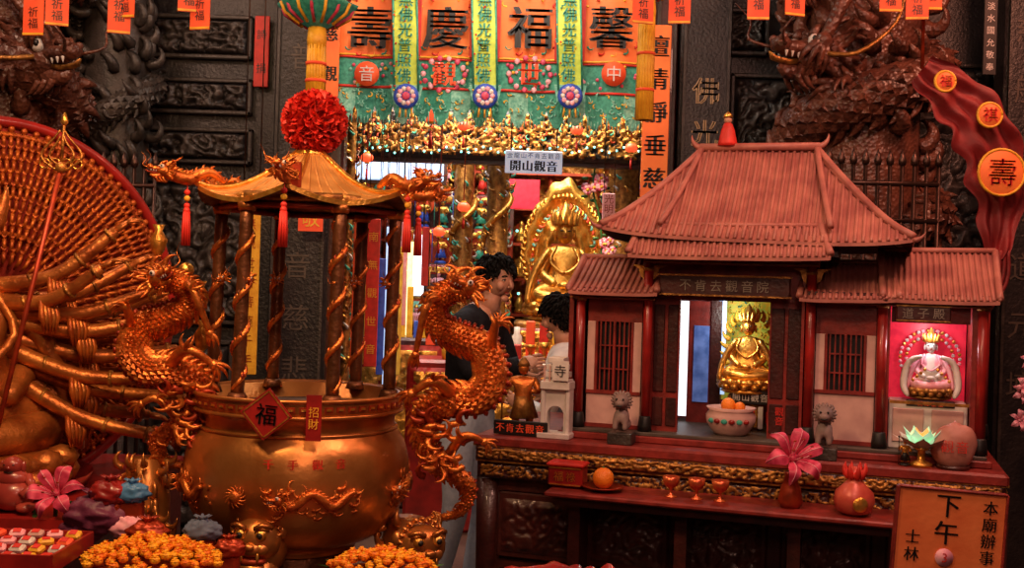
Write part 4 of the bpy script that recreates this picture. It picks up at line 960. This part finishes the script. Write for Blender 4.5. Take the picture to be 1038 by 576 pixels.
    def wing(u0,u1,ve,u2,u3,vt,n,v1e=None,gable=None):
        A=T(u0,ve,.05);B=T(u1,v1e or ve+3,.05);D=T(u2,vt,.3);C=T(u3,vt+1,.3)
        slope(mb,A,B,C,D,ROOFM,n,.0062,lift=.004,sag=.008)
        A2=V((A.x,.66,A.z));B2=V((B.x,.66,B.z)); slope(mb,B2,A2,D,C,ROOFM,n//2,.0055,sag=.008)
        mb.tube([D+V((0,0,.008)),C+V((0,0,.008))],.01,ROOFM,8)
        for E_,G in((A,D),(B,C)): mb.add([(E_.x*.5+G.x*.5,.08,E_.z),(E_.x*.5+G.x*.5,.64,E_.z),(E_.x*.5+G.x*.5,.3,G.z-.02)],[(0,1,2)],REDW,False)
    wing(576,666,295,592,668,262,15); wing(810,912,303,818,905,268,16,304); wing(895,1014,303,893,1009,256,19,307)
    u=T(740,448,.2); M=MX.Translation((u.x,.2,zf)); k=.0034*.92
    mb.lathe([(16*k,0),(20*k,3*k),(27*k,14*k),(28*k,22*k),(24*k,27*k),(28*k,31*k),(25*k,31*k),(24*k,26*k)],PINKW,24,M)
    mb.ball((u.x-.01,.2,zf+33*k),.026,ORF,12); mb.ball((u.x+.03,.2,zf+31*k),.02,ORF,10)
    for i in range(6): a_=-pi/2+(i-2.5)*.3; mb.ball((u.x+27.5*k*cos(a_),.2+27.5*k*sin(a_),zf+17*k),(.012,.006,.009),RED if i%2 else GRN,8)
    c=T(757,398,.42); h=T(757,308,.42).z-c.z
    mb.box((c.x,.42,(zf+c.z)/2),(.13,.1,c.z-zf),GOLDH,bev=.01)
    buddha(mb,face((c.x,.42,c.z),0,h),GOLD)
    for i in range(26): a_=2*pi*i/26; curl(mb,(c.x+.075*cos(a_),.47,c.z+h*.5+.12*sin(a_)),(cos(a_),0,sin(a_)),(0,0,1),.05,.01,YEL,k=1.6)
    mb.box((c.x+.02,.35,zf+.12),(.14,.008,.05),BLACK,bev=.002); mb.text('開山觀音',.03,WHITE,face((c.x+.02,.344,zf+.12)),False,1.1)
    for i in range(7): mb.box((c.x-.09+.03*i,.33,zf+.05),(.018,.012,.05+.03*(i%2)),random.choice([YEL,WHITE,BRIGHTR]),bev=.002)
    c=T(942,404,yf+.1); h=T(942,332,yf+.1).z-c.z
    buddha(mb,face((c.x,yf+.1,c.z),0,h),WHITE,robe=LPINK,crown=GOLD,base=GOLDH)
    mb.box((c.x,yf+.04,c.z-.012),(.15,.03,.02),BLACK,bev=.002); mb.text('開漳聖王',.016,ORRED,face((c.x,yf+.024,c.z-.012)),False,1.3)
    for r_,nb in((.095,26),(.075,20)):
        for i in range(nb): a_=pi*(-.15+1.3*i/(nb-1)); mb.ball((c.x+r_*cos(a_),yf+.15,c.z+h*.55+r_*sin(a_)),(.0065,.004,.0065),(WHITE,GOLD,LPINK)[i%3],8)
    for s in(-1,1):
        mb.tube(cr([(c.x+s*.03,yf+.05,c.z+h*.6),(c.x+s*.07,yf+.06,c.z+h*.5),(c.x+s*.085,yf+.05,c.z+h*.2),(c.x+s*.07,yf+.03,c.z+.01)],10),[.006,.008,.010,.011,.012,.012,.012,.011,.01,.008,.004],WHITE,6)
        for i in range(4): mb.ball((c.x+s*(.02+.012*i),yf+.035,c.z+h*(.42-.05*i)),.006,GOLD,6)
    mb.text('觀音',.03,BRIGHTR,face((X(790,420,yc),yc-.016,zf+.08)),True,1.1)
    mb.done()
mtemple()
GPS=mat('grey_pink_stone',(.26,.18,.165),None,.6)
def lionstat(u,v,y,h):
    p=T(u,v,y); mb=MB('stone_guardian_lion',TM@face((p.x,y,0),0,h))
    mb.box((0,0,.12),(.5,.5,.24),STONEH,bev=.02)
    g=GPS; U=MX.Translation((0,0,.06))
    addskin(mb,skinmesh({'pelvis':((0,.12,.34),.15),'chest':((0,-.04,.55),.17),'nk':((0,-.07,.7),.13),'fl':((.1,-.16,.4),.06),'fp':((.1,-.19,.22),.06),'gl':((-.1,-.16,.4),.06),'gp':((-.1,-.19,.22),.06),'hl':((.14,.02,.25),.08),'hr':((-.14,.02,.25),.08)},[('pelvis','chest'),('chest','nk'),('chest','fl'),('fl','fp'),('chest','gl'),('gl','gp'),('pelvis','hl'),('pelvis','hr')],sub=1),lambda l:g,U)
    mb.ball((0,-.12,.88),(.17,.17,.16),g,12); mb.ball((0,-.27,.84),(.1,.08,.08),g,10); mb.ball((0,-.33,.80),(.07,.04,.02),BLACK,8)
    for i in range(18): a=2*pi*i/18; curl(mb,(.15*cos(a),-.1,.88+.14*sin(a)),(cos(a),-.2,sin(a)),(0,1,0),.12,.04,g,k=2.4)
    for s in(-1,1): mb.ball((s*.07,-.28,.93),.022,BLACK,6); mb.ball((s*.13,-.08,1.02),(.04,.03,.05),g,8)
    mb.done()
lionstat(630,443,.032,.17); lionstat(835,452,.032,.17)
def whitegate():
    p=T(563,440,.05); mb=MB('white_model_gate',TM@face((p.x,.06,0)))
    s=.0036; w=30*s; h=84*s
    mb.box((0,0,.01),(w*1.1,.1,.02),WHITE,bev=.003)
    for x in(-1,1): mb.box((x*w*.42,0,h*.3),(w*.14,.06,h*.6),WHITE,bev=.003)
    mb.box((0,0,h*.62),(w,.08,.03),WHITE,bev=.003)
    for i in range(4): mb.box((0,0,h*.66+i*.026),(w*(.9-.12*i),.07,.020),WHITE,bev=.002); 
    for i in range(5): mb.box((-w*.36+i*w*.18,-.035,h*.75),(.006,.006,h*.2),PINKW)
    pts=[(w*.28*cos(pi*i/12),h*.28+w*.28*sin(pi*i/12)) for i in range(13)]
    mb.prism([(w*.36,0.02),(w*.36,h*.6),(-w*.36,h*.6),(-w*.36,.02)]+[(-w*.28,.02)]+list(reversed(pts))+[(w*.28,.02)],-.02,.02,WHITE)
    mb.box((w*.2,-.045,h*.8),(.06,.006,.07),WHITE); mb.text('寺',.045,BLACK,face((w*.2,-.05,h*.8))); mb.done()
whitegate()
def ontab(u,v,y): q=T(u,v,y); return TM@V((q.x,y,0))
guard_at('gilded_guardian_figurine',ontab(529,438,.13),.27,DRG,GOLDH)
guard_at('small_gilded_figurine',ontab(917,470,.03),.085,GOLD,BLACK)
def rsign():
    q=T(527,440,.025); sg=MB('red_name_sign',TM@face((max(q.x,.1),.03,0),0)); 
    sg.box((0,0,.028),(.2,.014,.052),BLACK,bev=.003); sg.text('不肯去觀音',.033,ORRED,face((0,-.009,.028)),False,1.12,.0006); sg.box((0,.02,.004),(.16,.05,.008),BLACK); sg.done()
rsign()
def ledge(u,y=-.12): q=T(u,500,y); return V((q.x,y,ZL))
GOB=mat('goblet_red_gold',(.75,.2,.06),(.5,.06,.03),.25,.6,30)
for u in(680,706,730):
    p=ledge(u); mb=MB('offering_goblet',TM@MX.Translation(p)); s=.0034
    mb.lathe([(6*s,0),(6*s,1*s),(1.6*s,3*s),(1.6*s,8*s),(6*s,11*s),(8*s,15*s),(8.4*s,20*s),(7.6*s,20*s),(6.5*s,14*s),(.5*s,11*s)],GOB,18); mb.done()
p=ledge(611); mb=MB('orange_on_dish',TM@MX.Translation(p)); mb.lathe([(.03,0),(.035,.004),(.07,.014),(.072,.018),(.03,.008)],DRR,20); mb.ball((0,0,.042),.036,ORF,16); mb.ball((0,0,.077),.005,LEAF,6); mb.done()
p=ledge(575,-.1); mb=MB('red_offering_box',TM@MX.Translation(p)); mb.box((0,0,.04),(.12,.08,.07),RED,bev=.006); mb.box((0,0,.078),(.13,.09,.012),BRIGHTR,bev=.004); mb.text('福祿',.035,GOLD,face((0,-.043,.04)),False,1.2)
for s in(-1,1): mb.box((0,-.041,.04+s*.028),(.11,.003,.004),GOLD)
mb.done()
lz=(TM@V((0,0,ZL))).z
pl=TM@ledge(803,-.13)
def lily_at(w,zc,s,base,tilt):
    mb=MB('pink_lily'); p=V((w.x,w.y,zc)); M=MX.Translation(p)@MX.Rotation(tilt[2],4,'Z')@MX.Rotation(tilt[0],4,'X'); lily(mb,M,s)
    mb.tube([p+V((0,.02,0)),V((w.x,w.y+.02,base+.1))],.006,LEAF,6); mb.lathe([(.03,0),(.04,.02),(.032,.06),(.018,.1),(.022,.11)],DRR,14,MX.Translation((w.x,w.y+.02,base)))
    mb.done()
lily_at(pl,P(803,464,pl.y).z,.105,lz,(1.05,0,.15))
pg=TM@ledge(866,-.14)
mb=MB('red_gourd_charm',MX.Translation((pg.x,pg.y,lz))); s=.003
mb.lathe([(8*s,0),(17*s,4*s),(21*s,14*s),(19*s,24*s),(10*s,33*s),(7*s,37*s),(10*s,42*s),(6*s,47*s),(2*s,50*s)],mat('gourd_rose',(.62,.12,.07),(.45,.05,.04),.35,.1,20),24)
for i in range(8): a=2*pi*i/8; curl(mb,(6*s*cos(a),6*s*sin(a),40*s),(cos(a),sin(a),.8),(0,0,1),16*s,4*s,BRIGHTR,k=1.4)
mb.ball((0,-20*s,14*s),(8*s,3*s,8*s),GOLD,12); mb.done()
def stone(u,v,y):
    q=T(u,v,y); mb=MB('inscribed_pink_stone',TM@MX.Translation((q.x,y,0))); mt_=mat('pink_stone',(.5,.22,.18),(.36,.13,.1),.5,0,14,.2,30)
    mb.ball((0,0,.07),(.07,.04,.075),mt_,20,None,lambda a,t:1+.16*noise.noise(V((cos(a)*1.5,sin(a)*1.5,t*1.5+3)))); mb.text('觀音',.04,BRIGHTR,face((0,-.046,.075)),False,1.1); mb.lathe([(.05,0),(.05,.012)],DWOOD,14); mb.done()
stone(966,472,.04)
def lotus(u,v,y):
    q=T(u,v,y); mb=MB('glass_lotus_lamp',TM@MX.Translation((q.x,y,0))); g1=mat('lotus_glass_green',(.55,.9,.6),(.3,.7,.4),.15,0,20,emit=.5); g2=mat('lotus_glass_amber',(1,.6,.2),(.9,.4,.1),.15,0,20,emit=.6)
    mb.lathe([(.035,0),(.035,.01),(.012,.02),(.012,.05),(.03,.06)],GOLD,14)
    for r,n,m_,L,ti in((0,6,g2,.07,1.25),(1,8,g1,.085,.95),(2,8,WHITE,.095,.5)):
        for i in range(n):
            a=2*pi*(i+.5*r)/n
            mb.surf(lambda u_,t:(cos(a)*(.012+L*t*cos(ti))-sin(a)*(u_-.5)*.05*sin(pi*min(1,t+.08)),sin(a)*(.012+L*t*cos(ti))+cos(a)*(u_-.5)*.05*sin(pi*min(1,t+.08)),.055+L*t*sin(ti)),4,6,m_)
    mb.done()
lotus(934,460,.04)
def deityroof():
    q=T(737,152,.36); mb=MB('red_roof_figurine',TM@face((q.x,.36,q.z+.015),0,.115)); 
    mb.lathe([(.3,0),(.28,.1),(.2,.5),(.13,.7),(.05,.75)],BRIGHTR,12,None,lambda a,z:1+.1*cos(5*a)); mb.ball((0,0,.82),.13,SKIN,10); mb.lathe([(.16,.9),(.12,1.0),(.02,1.1)],GOLD,8); mb.done()
deityroof()
def sboard():
    d=2.85; c=P(961,536,d); k=d/F; M=face((c.x,d,c.z-.04),-.06)@MX.Rotation(radians(3),4,'Y'); mb=MB('wooden_notice_board',M)
    w=108*k;h=110*k
    bd=mat('notice_orange_wood',(.78,.22,.07),(.66,.15,.045),.45,0,10,.1,60)
    mb.box((0,0,0),(w,.02,h),bd,bev=.004)
    for s in(-1,1): mb.box((s*w/2,-.004,0),(.006,.024,h),REDW,bev=.002); mb.box((0,-.004,s*h/2),(w,.024,.006),REDW,bev=.002)
    mb.text('本廟辦事',15*k,BLACK,face((w*.35,-.012,h*.14)),True,1.12,.0008)
    mb.text('下午',25*k,BLACK,face((-.01,-.012,h*.23)),True,1.08,.001)
    mb.lathe([(9*k,0),(9*k,.004)],LPINK,22,face((-4*k,-.01,-h*.12))@MX.Rotation(pi/2,4,'X')); mb.text('3',13*k,BRIGHTR,face((-4*k,-.016,-h*.12)))
    mb.text('士林',15*k,BLACK,face((-w*.34,-.012,-h*.03)),True,1.2,.0008); mb.text('時',22*k,BLACK,face((0,-.012,-h*.34)))
    for s in(-1,1): mb.box((s*w*.3,.02,-(c.z-.04)/2),(.03,.02,(c.z-.04)*.98),DWOOD)
    mb.done()
sboard()
def orchid():
    p=P(1032,398,3.7); mb=MB('potted_pink_orchid'); 
    mb.lathe([(.09,0),(.07,.05),(.09,.5),(.1,.52)],WHITE,16,MX.Translation((p.x+.1,p.y,0)))
    for k_ in range(9):
        q=p+V((random.uniform(-.03,.15),random.uniform(-.05,.05),random.uniform(-.12,.12))); M=MX.Translation(q)@MX.Rotation(1.3,4,'X')@MX.Rotation(random.uniform(0,1),4,'Z'); lily(mb,M,.04,LPINK)
    for k_ in range(3): mb.tube(cr([V((p.x+.1,p.y,.5)),V((p.x+.12+.02*k_,p.y,1.0)),p+V((.03*k_,0,.05-.05*k_))],10),.005,LEAF,5)
    mb.done()
orchid()
# =================================================================== GUANYIN
def guanyin():
    D=3.6; C=P(-4,312,D); a=radians(46); nrm=V((sin(a),-cos(a),0)); ex=V((cos(a),sin(a),0)); R=188*D/F
    mb=MB('thousand_armed_guanyin_statue')
    M=MX((ex,-nrm,V((0,0,1)))).transposed().to_4x4(); M.translation=C
    mb.surf(lambda u,t:(R*t*cos(2*pi*u),.0-.02*t,R*t*sin(2*pi*u)),120,10,HALOR,M)
    mb.surf(lambda u,t:(R*t*cos(2*pi*u),.03,R*t*sin(2*pi*u)),80,4,HALOR,M)
    for r,w in((R,.018),(R*.93,.01),(R*.66,.008),(R*.4,.008)): mb.tube([(r*cos(2*pi*i/120),-.025,r*sin(2*pi*i/120)) for i in range(121)],w,RED if r==R else HALO,7,M)
    for ring,(r0,r1,n) in enumerate(((.22,.30,40),(.29,.37,54),(.36,.44,68),(.43,.51,82),(.50,.58,94),(.57,.65,106),(.64,.72,118),(.71,.79,130),(.78,.85,142),(.85,.915,152))):
        for i in range(n):
            b=2*pi*(i+.5*(ring%2))/n; e=V((cos(b),0,sin(b))); s=V((-sin(b),0,cos(b))); p=e*R*r0+V((0,-.03,0)); q=e*R*r1+V((0,-.05,0))
            mb.tube([p,p.lerp(q,.5)+V((0,-.012,0)),q],[R*.006,R*.010,R*.011],HALO,6,M)
            for f in(-1.2,-.4,.4,1.2): mb.tube([q,q+e*R*.028+s*f*R*.012],[R*.005,R*.003],HALO,4,M)
    for i in range(90):
        b=2*pi*i/90; mb.ball((R*.965*cos(b),-.03,R*.965*sin(b)),(.012,.008,.012),HALO,6,M)
    B=M@MX.Translation((-.18,-.2,-R*.95))@MX.Scale(1.05,4)
    buddha(mb,B,GUAN,base=GUAN)
    sh=V((-.18,-.22,-.02))
    for i,(lx,ly,lz_) in enumerate(((.30,-.35,.16),(.42,-.30,.06),(.48,-.34,-.04),(.42,-.42,-.12),(.46,-.34,-.20),(.40,-.46,-.27),(.30,-.55,-.2),(.36,-.36,-.34),(.2,-.42,.26),(.36,-.5,.0),(.28,-.56,-.38),(.12,-.5,.14),(.44,-.3,-.42),(.30,-.5,.08),(-.3,-.5,0),(-.4,-.4,.1))):
        w=V((lx,ly,lz_)); st=sh+V((.08,.02,lz_*.35)); el=(st+w)/2+V((0,-.03,-.05)); L=cr([st,el,w],12)
        mb.tube(L,[.030-.0011*k_ for k_ in range(13)],GUAN,10,M)
        dd=(w-el).normalized(); hand(mb,M@frame(w,dd,(0,-.2,1)),.11,GUAN,.35,1)
        for t_ in(11,8,4): mb.tube([L[t_],L[t_]+dd*.010],.027,GOLDH,10,M)
        if i%3==0: mb.lathe([(.0,-.02),(.02,0),(.03,.04),(.012,.07),(.02,.09)],GOLD,10,M@MX.Translation(w+dd*.09))
        if i%3==1: mb.ball(w+dd*.1+V((0,0,.03)),.025,GOLD,10,M)
        for q in range(5): mb.tube([L[6]+V((.01*q-.02,0,0)),L[6]+V((.012*q-.024,-.02,-.05)),L[6]+V((.008*q-.01,-.01,-.10))],[.008,.010,.003],GUAN if q%2 else HALO,5,M)
    mb.lathe([(.34,-C.z+.92),(.36,-C.z+.96),(.3,-R*.97)],RED,24,M@MX.Translation((-.13,-.18,0)))
    mb.done()
    at=MB('red_cloth_altar'); at.box((-1.82,3.55,.45),(1.2,1.1,.9),DWOOD,bev=.01)
    at.surf(lambda u,t:(-2.42+1.2*u,2.985+.015*sin(u*40)*t,.91-.5*t),60,8,RED); at.box((-1.82,3.55,.905),(1.22,1.12,.01),RED); at.done()
    st=MB('ringed_monk_staff'); d=3.05; p0=P(-4,440,d); p1=P(62,170,d)
    st.tube([p0-(p1-p0)*.30,p1],.0075,DRR,8)
    q=p1; s=d/F
    st.ball(q,6*s,GOLDH,10)
    for sx in(-1,1):
        st.tube([q+V((sx*(2+9*sin(pi*j/14)+3*sin(2*pi*j/14))*s,0,(2+30*j/14)*s)) for j in range(15)],1.2*s,GOLDH,6)
        st.tube([q+V((sx*(2+17*sin(pi*j/14)+4*sin(2*pi*j/14))*s,0,(-4+42*j/14)*s)) for j in range(15)],1.2*s,GOLDH,6)
    st.tube([q,q+V((2*s,0,50*s))],1.5*s,GOLDH,6); st.lathe([(1*s,-2*s),(4*s,2*s),(3*s,6*s),(1*s,12*s)],GOLD,10,MX.Translation(q+V((2*s,0,44*s))))
    for i in range(4): st.tube([q+V((-17*s+11*s*i+5*s*cos(2*pi*j/12),0,4*s+5*s*sin(2*pi*j/12))) for j in range(13)],.8*s,GOLD,5)
    st.done()
guanyin()
# =================================================================== foreground bits
def fore():
    t=MB('foreground_offering_table'); t.box((-.95,2.55,.785),(1.75,.5,.03),REDW,bev=.006)
    for x in(-1.78,-.12):
        for y in(2.34,2.76): t.box((x,y,.385),(.05,.05,.77),DWOOD,bev=.006)
    t.box((-.95,2.32,.72),(1.7,.02,.1),RED); t.done()
    for (u,v,d,w,n) in((155,566,2.62,.165,130),(388,578,2.6,.135,90)):
        c=P(u,v,d); m=MB('marigold_pot'); m.lathe([(w*.55,.80),(w*.7,.83),(w*.9,c.z-.02),(w*.85,c.z-.01)],DRR,20,MX.Translation((c.x,d,0)))
        for i in range(n):
            a=i*2.4; r=w*math.sqrt((i+.5)/n); h=.045*(1-(r/w)**2); q=V((c.x+r*cos(a),d+r*sin(a)*.75,c.z+h-.006+random.uniform(-.007,.009)))
            s=random.uniform(.012,.017); mm=MARI if random.random()<.6 else MARY
            for ly in range(3):
                rr=s*(1-.28*ly); vs=[q+V((0,0,s*(.3*ly-.1)))]; m_=14
                tx,ty=random.uniform(-.3,.3),random.uniform(-.5,.1)
                for kk in range(m_):
                    b=2*pi*kk/m_; R2=rr*(1 if kk%2 else .78); vs.append(q+V((R2*cos(b),R2*sin(b),s*(.32+.32*ly)+tx*R2*cos(b)+ty*R2*sin(b)*.5)))
                m.add(vs,[(0,1+kk,1+(kk+1)%m_) for kk in range(m_)],mm,False)
            m.ball(q+V((0,0,s*.15)),(s*.85,s*.85,s*.65),mm,8); m.ball(q+V((0,-s*.15,s*.75)),s*.32,MARY,6)
            if i%4==0: m.surf(lambda u_,t_:(q.x+.03*t_*cos(a)+(u_-.5)*.014,q.y+.02*t_*sin(a),q.z-.006+.006*t_),2,4,LEAF)
        m.done()
    c=P(34,556,2.55); m=MB('tray_of_charm_packets'); m.box((c.x-.04,2.58,c.z-.03),(.24,.24,.02),RED,bev=.004)
    for s in(-1,1): m.box((c.x-.04+s*.12,2.58,c.z-.012),(.008,.24,.04),RED); m.box((c.x-.04,2.58+s*.12,c.z-.012),(.24,.008,.04),RED)
    m.box((c.x-.04,2.58,(c.z-.04+.8)/2),(.22,.2,c.z-.04-.8),DWOOD)
    for i in range(5):
        for j in range(4): 
            Mq=face((c.x-.13+.046*i,2.5+.05*j,c.z-.008+.006*j),random.uniform(-.4,.4))@MX.Rotation(random.uniform(.1,.5),4,'X'); m.box((0,0,0),(.036,.026,.016),random.choice([PINKW,WHITE,LPINK,ORRED,YEL]),Mq,bev=.005); m.box((0,0,.009),(.018,.016,.001),BRIGHTR,Mq)
    m.done()
    p=P(12,528,3.08); p.z=.912; m=MB('laughing_buddha_figurine',MX.Translation(p)@MX.Scale(.15,4)); g=mat('rosewood_carving',(.42,.07,.05),(.24,.03,.025),.3,0,12,coat=.3)
    m.ball((0,0,.32),(.42,.36,.32),g,18); m.ball((0,-.02,.62),(.3,.24,.2),g,16); m.ball((0,-.04,.86),(.2,.19,.18),g,16); m.ball((0,-.22,.84),(.04,.04,.04),g,8)
    for s in(-1,1): m.ball((s*.2,-.02,.84),(.05,.06,.12),g,8); m.ball((s*.35,-.22,.12),(.18,.2,.1),g,10); m.tube([(s*.26,0,.66),(s*.42,-.1,.48),(s*.3,-.32,.36)],[.1,.09,.07],g,8); m.ball((s*.08,-.2,.9),(.03,.02,.012),BLACK,6)
    m.tube([(-.08,-.21,.77),(0,-.225,.75),(.08,-.21,.77)],.012,BLACK,5); m.done()
    p=P(57,500,3.03); m=MB('pink_lily'); M=MX.Translation(p)@MX.Rotation(1.0,4,'X'); lily(m,M,.085); m.tube([p,V((p.x,p.y,.912))],.006,LEAF,6)
    for a in(.3,2.2,3.6): m.surf(lambda u_,t:(p.x+cos(a)*.1*t+(u_-.5)*.03*sin(pi*t),p.y+.02-sin(a)*.05*t,p.z-.03+.05*t-.1*t*t),3,8,LEAF)
    m.done()
    cols=[PURP,LPINK,RED,PURP,mat('blue_plastic',(.08,.25,.5),None,.35),mat('blue_grey_cloth',(.10,.14,.22),None,.7),DRR,DRR]
    for n_,(u,v,s) in enumerate(((98,522,.07),(130,532,.05),(112,500,.05),(82,538,.05),(134,500,.04),(205,538,.04),(150,541,.045),(232,556,.035))):
        dd=3.0 if u<140 else 2.78; p=P(u,v,dd); m=MB('tied_cloth_bundle'); mt_=cols[n_]
        m.ball(p,(s*1.15,s*.8,s*.7),mt_,44,None,lambda a,t:1+.20*noise.noise(V((cos(a)*2.5+u,sin(a)*2.5,t*2.5)))+.22*abs(noise.noise(V((cos(a)*6,sin(a)*6,t*2.5+u))))) 
        for i in range(7):
            a=2*pi*i/7; m.tube([p+V((0,0,s*.55)),p+V((.25*s*cos(a),.2*s*sin(a),s*.85)),p+V((.6*s*cos(a),.4*s*sin(a),s*1.0))],[s*.1,s*.09,s*.03],mt_,6,None,2.0)
        m.tube([p+V((s*.16*cos(j),s*.16*sin(j),s*.62)) for j in range(8)],s*.05,YEL,5)
        b=.80 if u>=140 else .912
        m.box((p.x,p.y,(b+p.z-s*.4)/2),(s*1.6,s*1.1,max(.01,p.z-s*.4-b)),DRR,bev=.01)
        m.done()
    m=MB('folded_red_cloth'); c=P(560,584,2.7)
    m.surf(lambda u,t:(c.x-.12+.3*u,c.y-.15+.3*t,c.z-.03+.03*noise.noise(V((u*6,t*6,0)))+.02*sin(u*3)),30,20,RED); m.box((c.x+.03,c.y,(c.z-.06)/2),(.32,.28,c.z-.06),DWOOD,bev=.01); m.done()
fore()
# =================================================================== PEOPLE
a=P(477,288,5.25)
person('standing_man',(a.x,5.38,0),radians(62),1.0,JACK,JEAN,{'collar':(0,-.06,1.42),'neck':(0,-.10,1.49),'shL':(.175,-.04,1.4),'shR':(-.175,-.04,1.4),'elR':(-.24,-.14,1.16),'wrR':(-.12,-.34,1.22),'elL':(.24,-.12,1.15),'wrL':(.12,-.30,1.18),'knL':(.11,-.06,.5),'anR':(-.115,.08,.1),'toR':(-.12,-.09,.04)},MX.Rotation(radians(-10),4,'Z')@MX.Rotation(radians(6),4,'X'),(0,-.035,.13))
a=P(584,288,5.0)
person('man_in_white_shirt',(a.x,4.96,0),radians(245),.90,SHIRT,JACK,{'neck':(0,-.05,1.49),'collar':(0,-.03,1.42),'elR':(-.22,-.06,1.14),'wrR':(-.16,-.22,1.2),'elL':(.22,-.05,1.14),'wrL':(.16,-.22,1.18)},MX.Rotation(radians(10),4,'X'),(0,-.035,.125))
# =================================================================== LIGHTS
def area(name,loc,tgt,size,e,col,sy=None):
    l=bpy.data.lights.new(name,'AREA'); l.energy=e; l.color=col; l.size=size
    if sy: l.shape='RECTANGLE'; l.size_y=sy
    o=bpy.data.objects.new(name,l); SC.objects.link(o); o.location=loc; o.rotation_euler=(V(tgt)-V(loc)).to_track_quat('-Z','Y').to_euler(); return o
def point(name,loc,e,col,r=.04):
    l=bpy.data.lights.new(name,'POINT'); l.energy=e; l.color=col; l.shadow_soft_size=r; o=bpy.data.objects.new(name,l); SC.objects.link(o); o.location=loc
area('ceiling_lamp_front',(.4,1.0,3.6),(.2,3.6,1.1),.8,26,(1,.55,.38))
area('added_fill_low',(.3,.2,2.5),(.4,3.6,1.2),.6,11,(1,.5,.36))  # added low fill to lift the walls under the eaves and the censer front
area('lamp_over_censer',(-1.1,1.7,3.3),(-.7,3.3,1.3),.35,36,(1,.62,.32))
area('lamp_over_temple',(1.2,2.3,3.5),(.9,3.7,1.5),.5,30,(1,.47,.35))
area('lamp_wall_right',(2.6,3.6,3.8),(1.8,5.5,2.6),.6,50,(1,.36,.22))
area('lamp_wall_left',(-2.2,3.8,3.9),(-1.7,5.8,2.2),.7,34,(1,.6,.42))
area('lamp_guanyin',(-.9,2.3,2.6),(-1.7,3.6,1.4),.25,9,(1,.42,.16))
area('interior_lamp_white',(-.2,7.9,4.1),(-.2,8.4,1.5),1.6,120,(.97,.93,.95),2.0)
area('interior_lamp_altar',(.3,6.9,3.5),(.38,8.4,1.9),.5,75,(1,.78,.5))
area('added_fill_back_screen',(-.6,7.0,3.2),(-.5,9.2,2.0),.4,45,(1,.75,.6))  # added fill aimed at the dark gilded screen on the back wall
area('banner_lamp',(0,4.9,3.7),(-.1,5.8,2.9),.8,22,(1,.85,.7))
area('doorway_lamp',(-.2,6.2,3.4),(-.2,5.0,1.0),.5,9,(1,.8,.65))
w=lambda u,v,y:TM@T(u,v,y)
point('hall_lamp',w(735,320,.33),1.5,(1,.95,.85),.03)
point('side_hall_lamp',w(942,338,.17),.8,(1,.8,.8),.02)
W=bpy.data.worlds.new('World'); bpy.context.scene.world=W; W.use_nodes=True; W.node_tree.nodes['Background'].inputs[0].default_value=(.5,.25,.2,1); W.node_tree.nodes['Background'].inputs[1].default_value=.035
cam=bpy.data.cameras.new('camera'); co=bpy.data.objects.new('camera',cam); SC.objects.link(co)
cam.sensor_width=36; cam.lens=36*F/1038; cam.clip_end=50
c_,s_=cos(ROLL),sin(ROLL)
R3=MX(((c_,-s_,0),(0,0,-1),(s_,c_,0))); co.matrix_world=MX.Translation(CAM)@R3.to_4x4()
bpy.context.scene.camera=co
bpy.context.scene.view_settings.view_transform='Standard'
print('faces',sum(len(o.data.polygons) for o in bpy.data.objects if o.type=='MESH'))
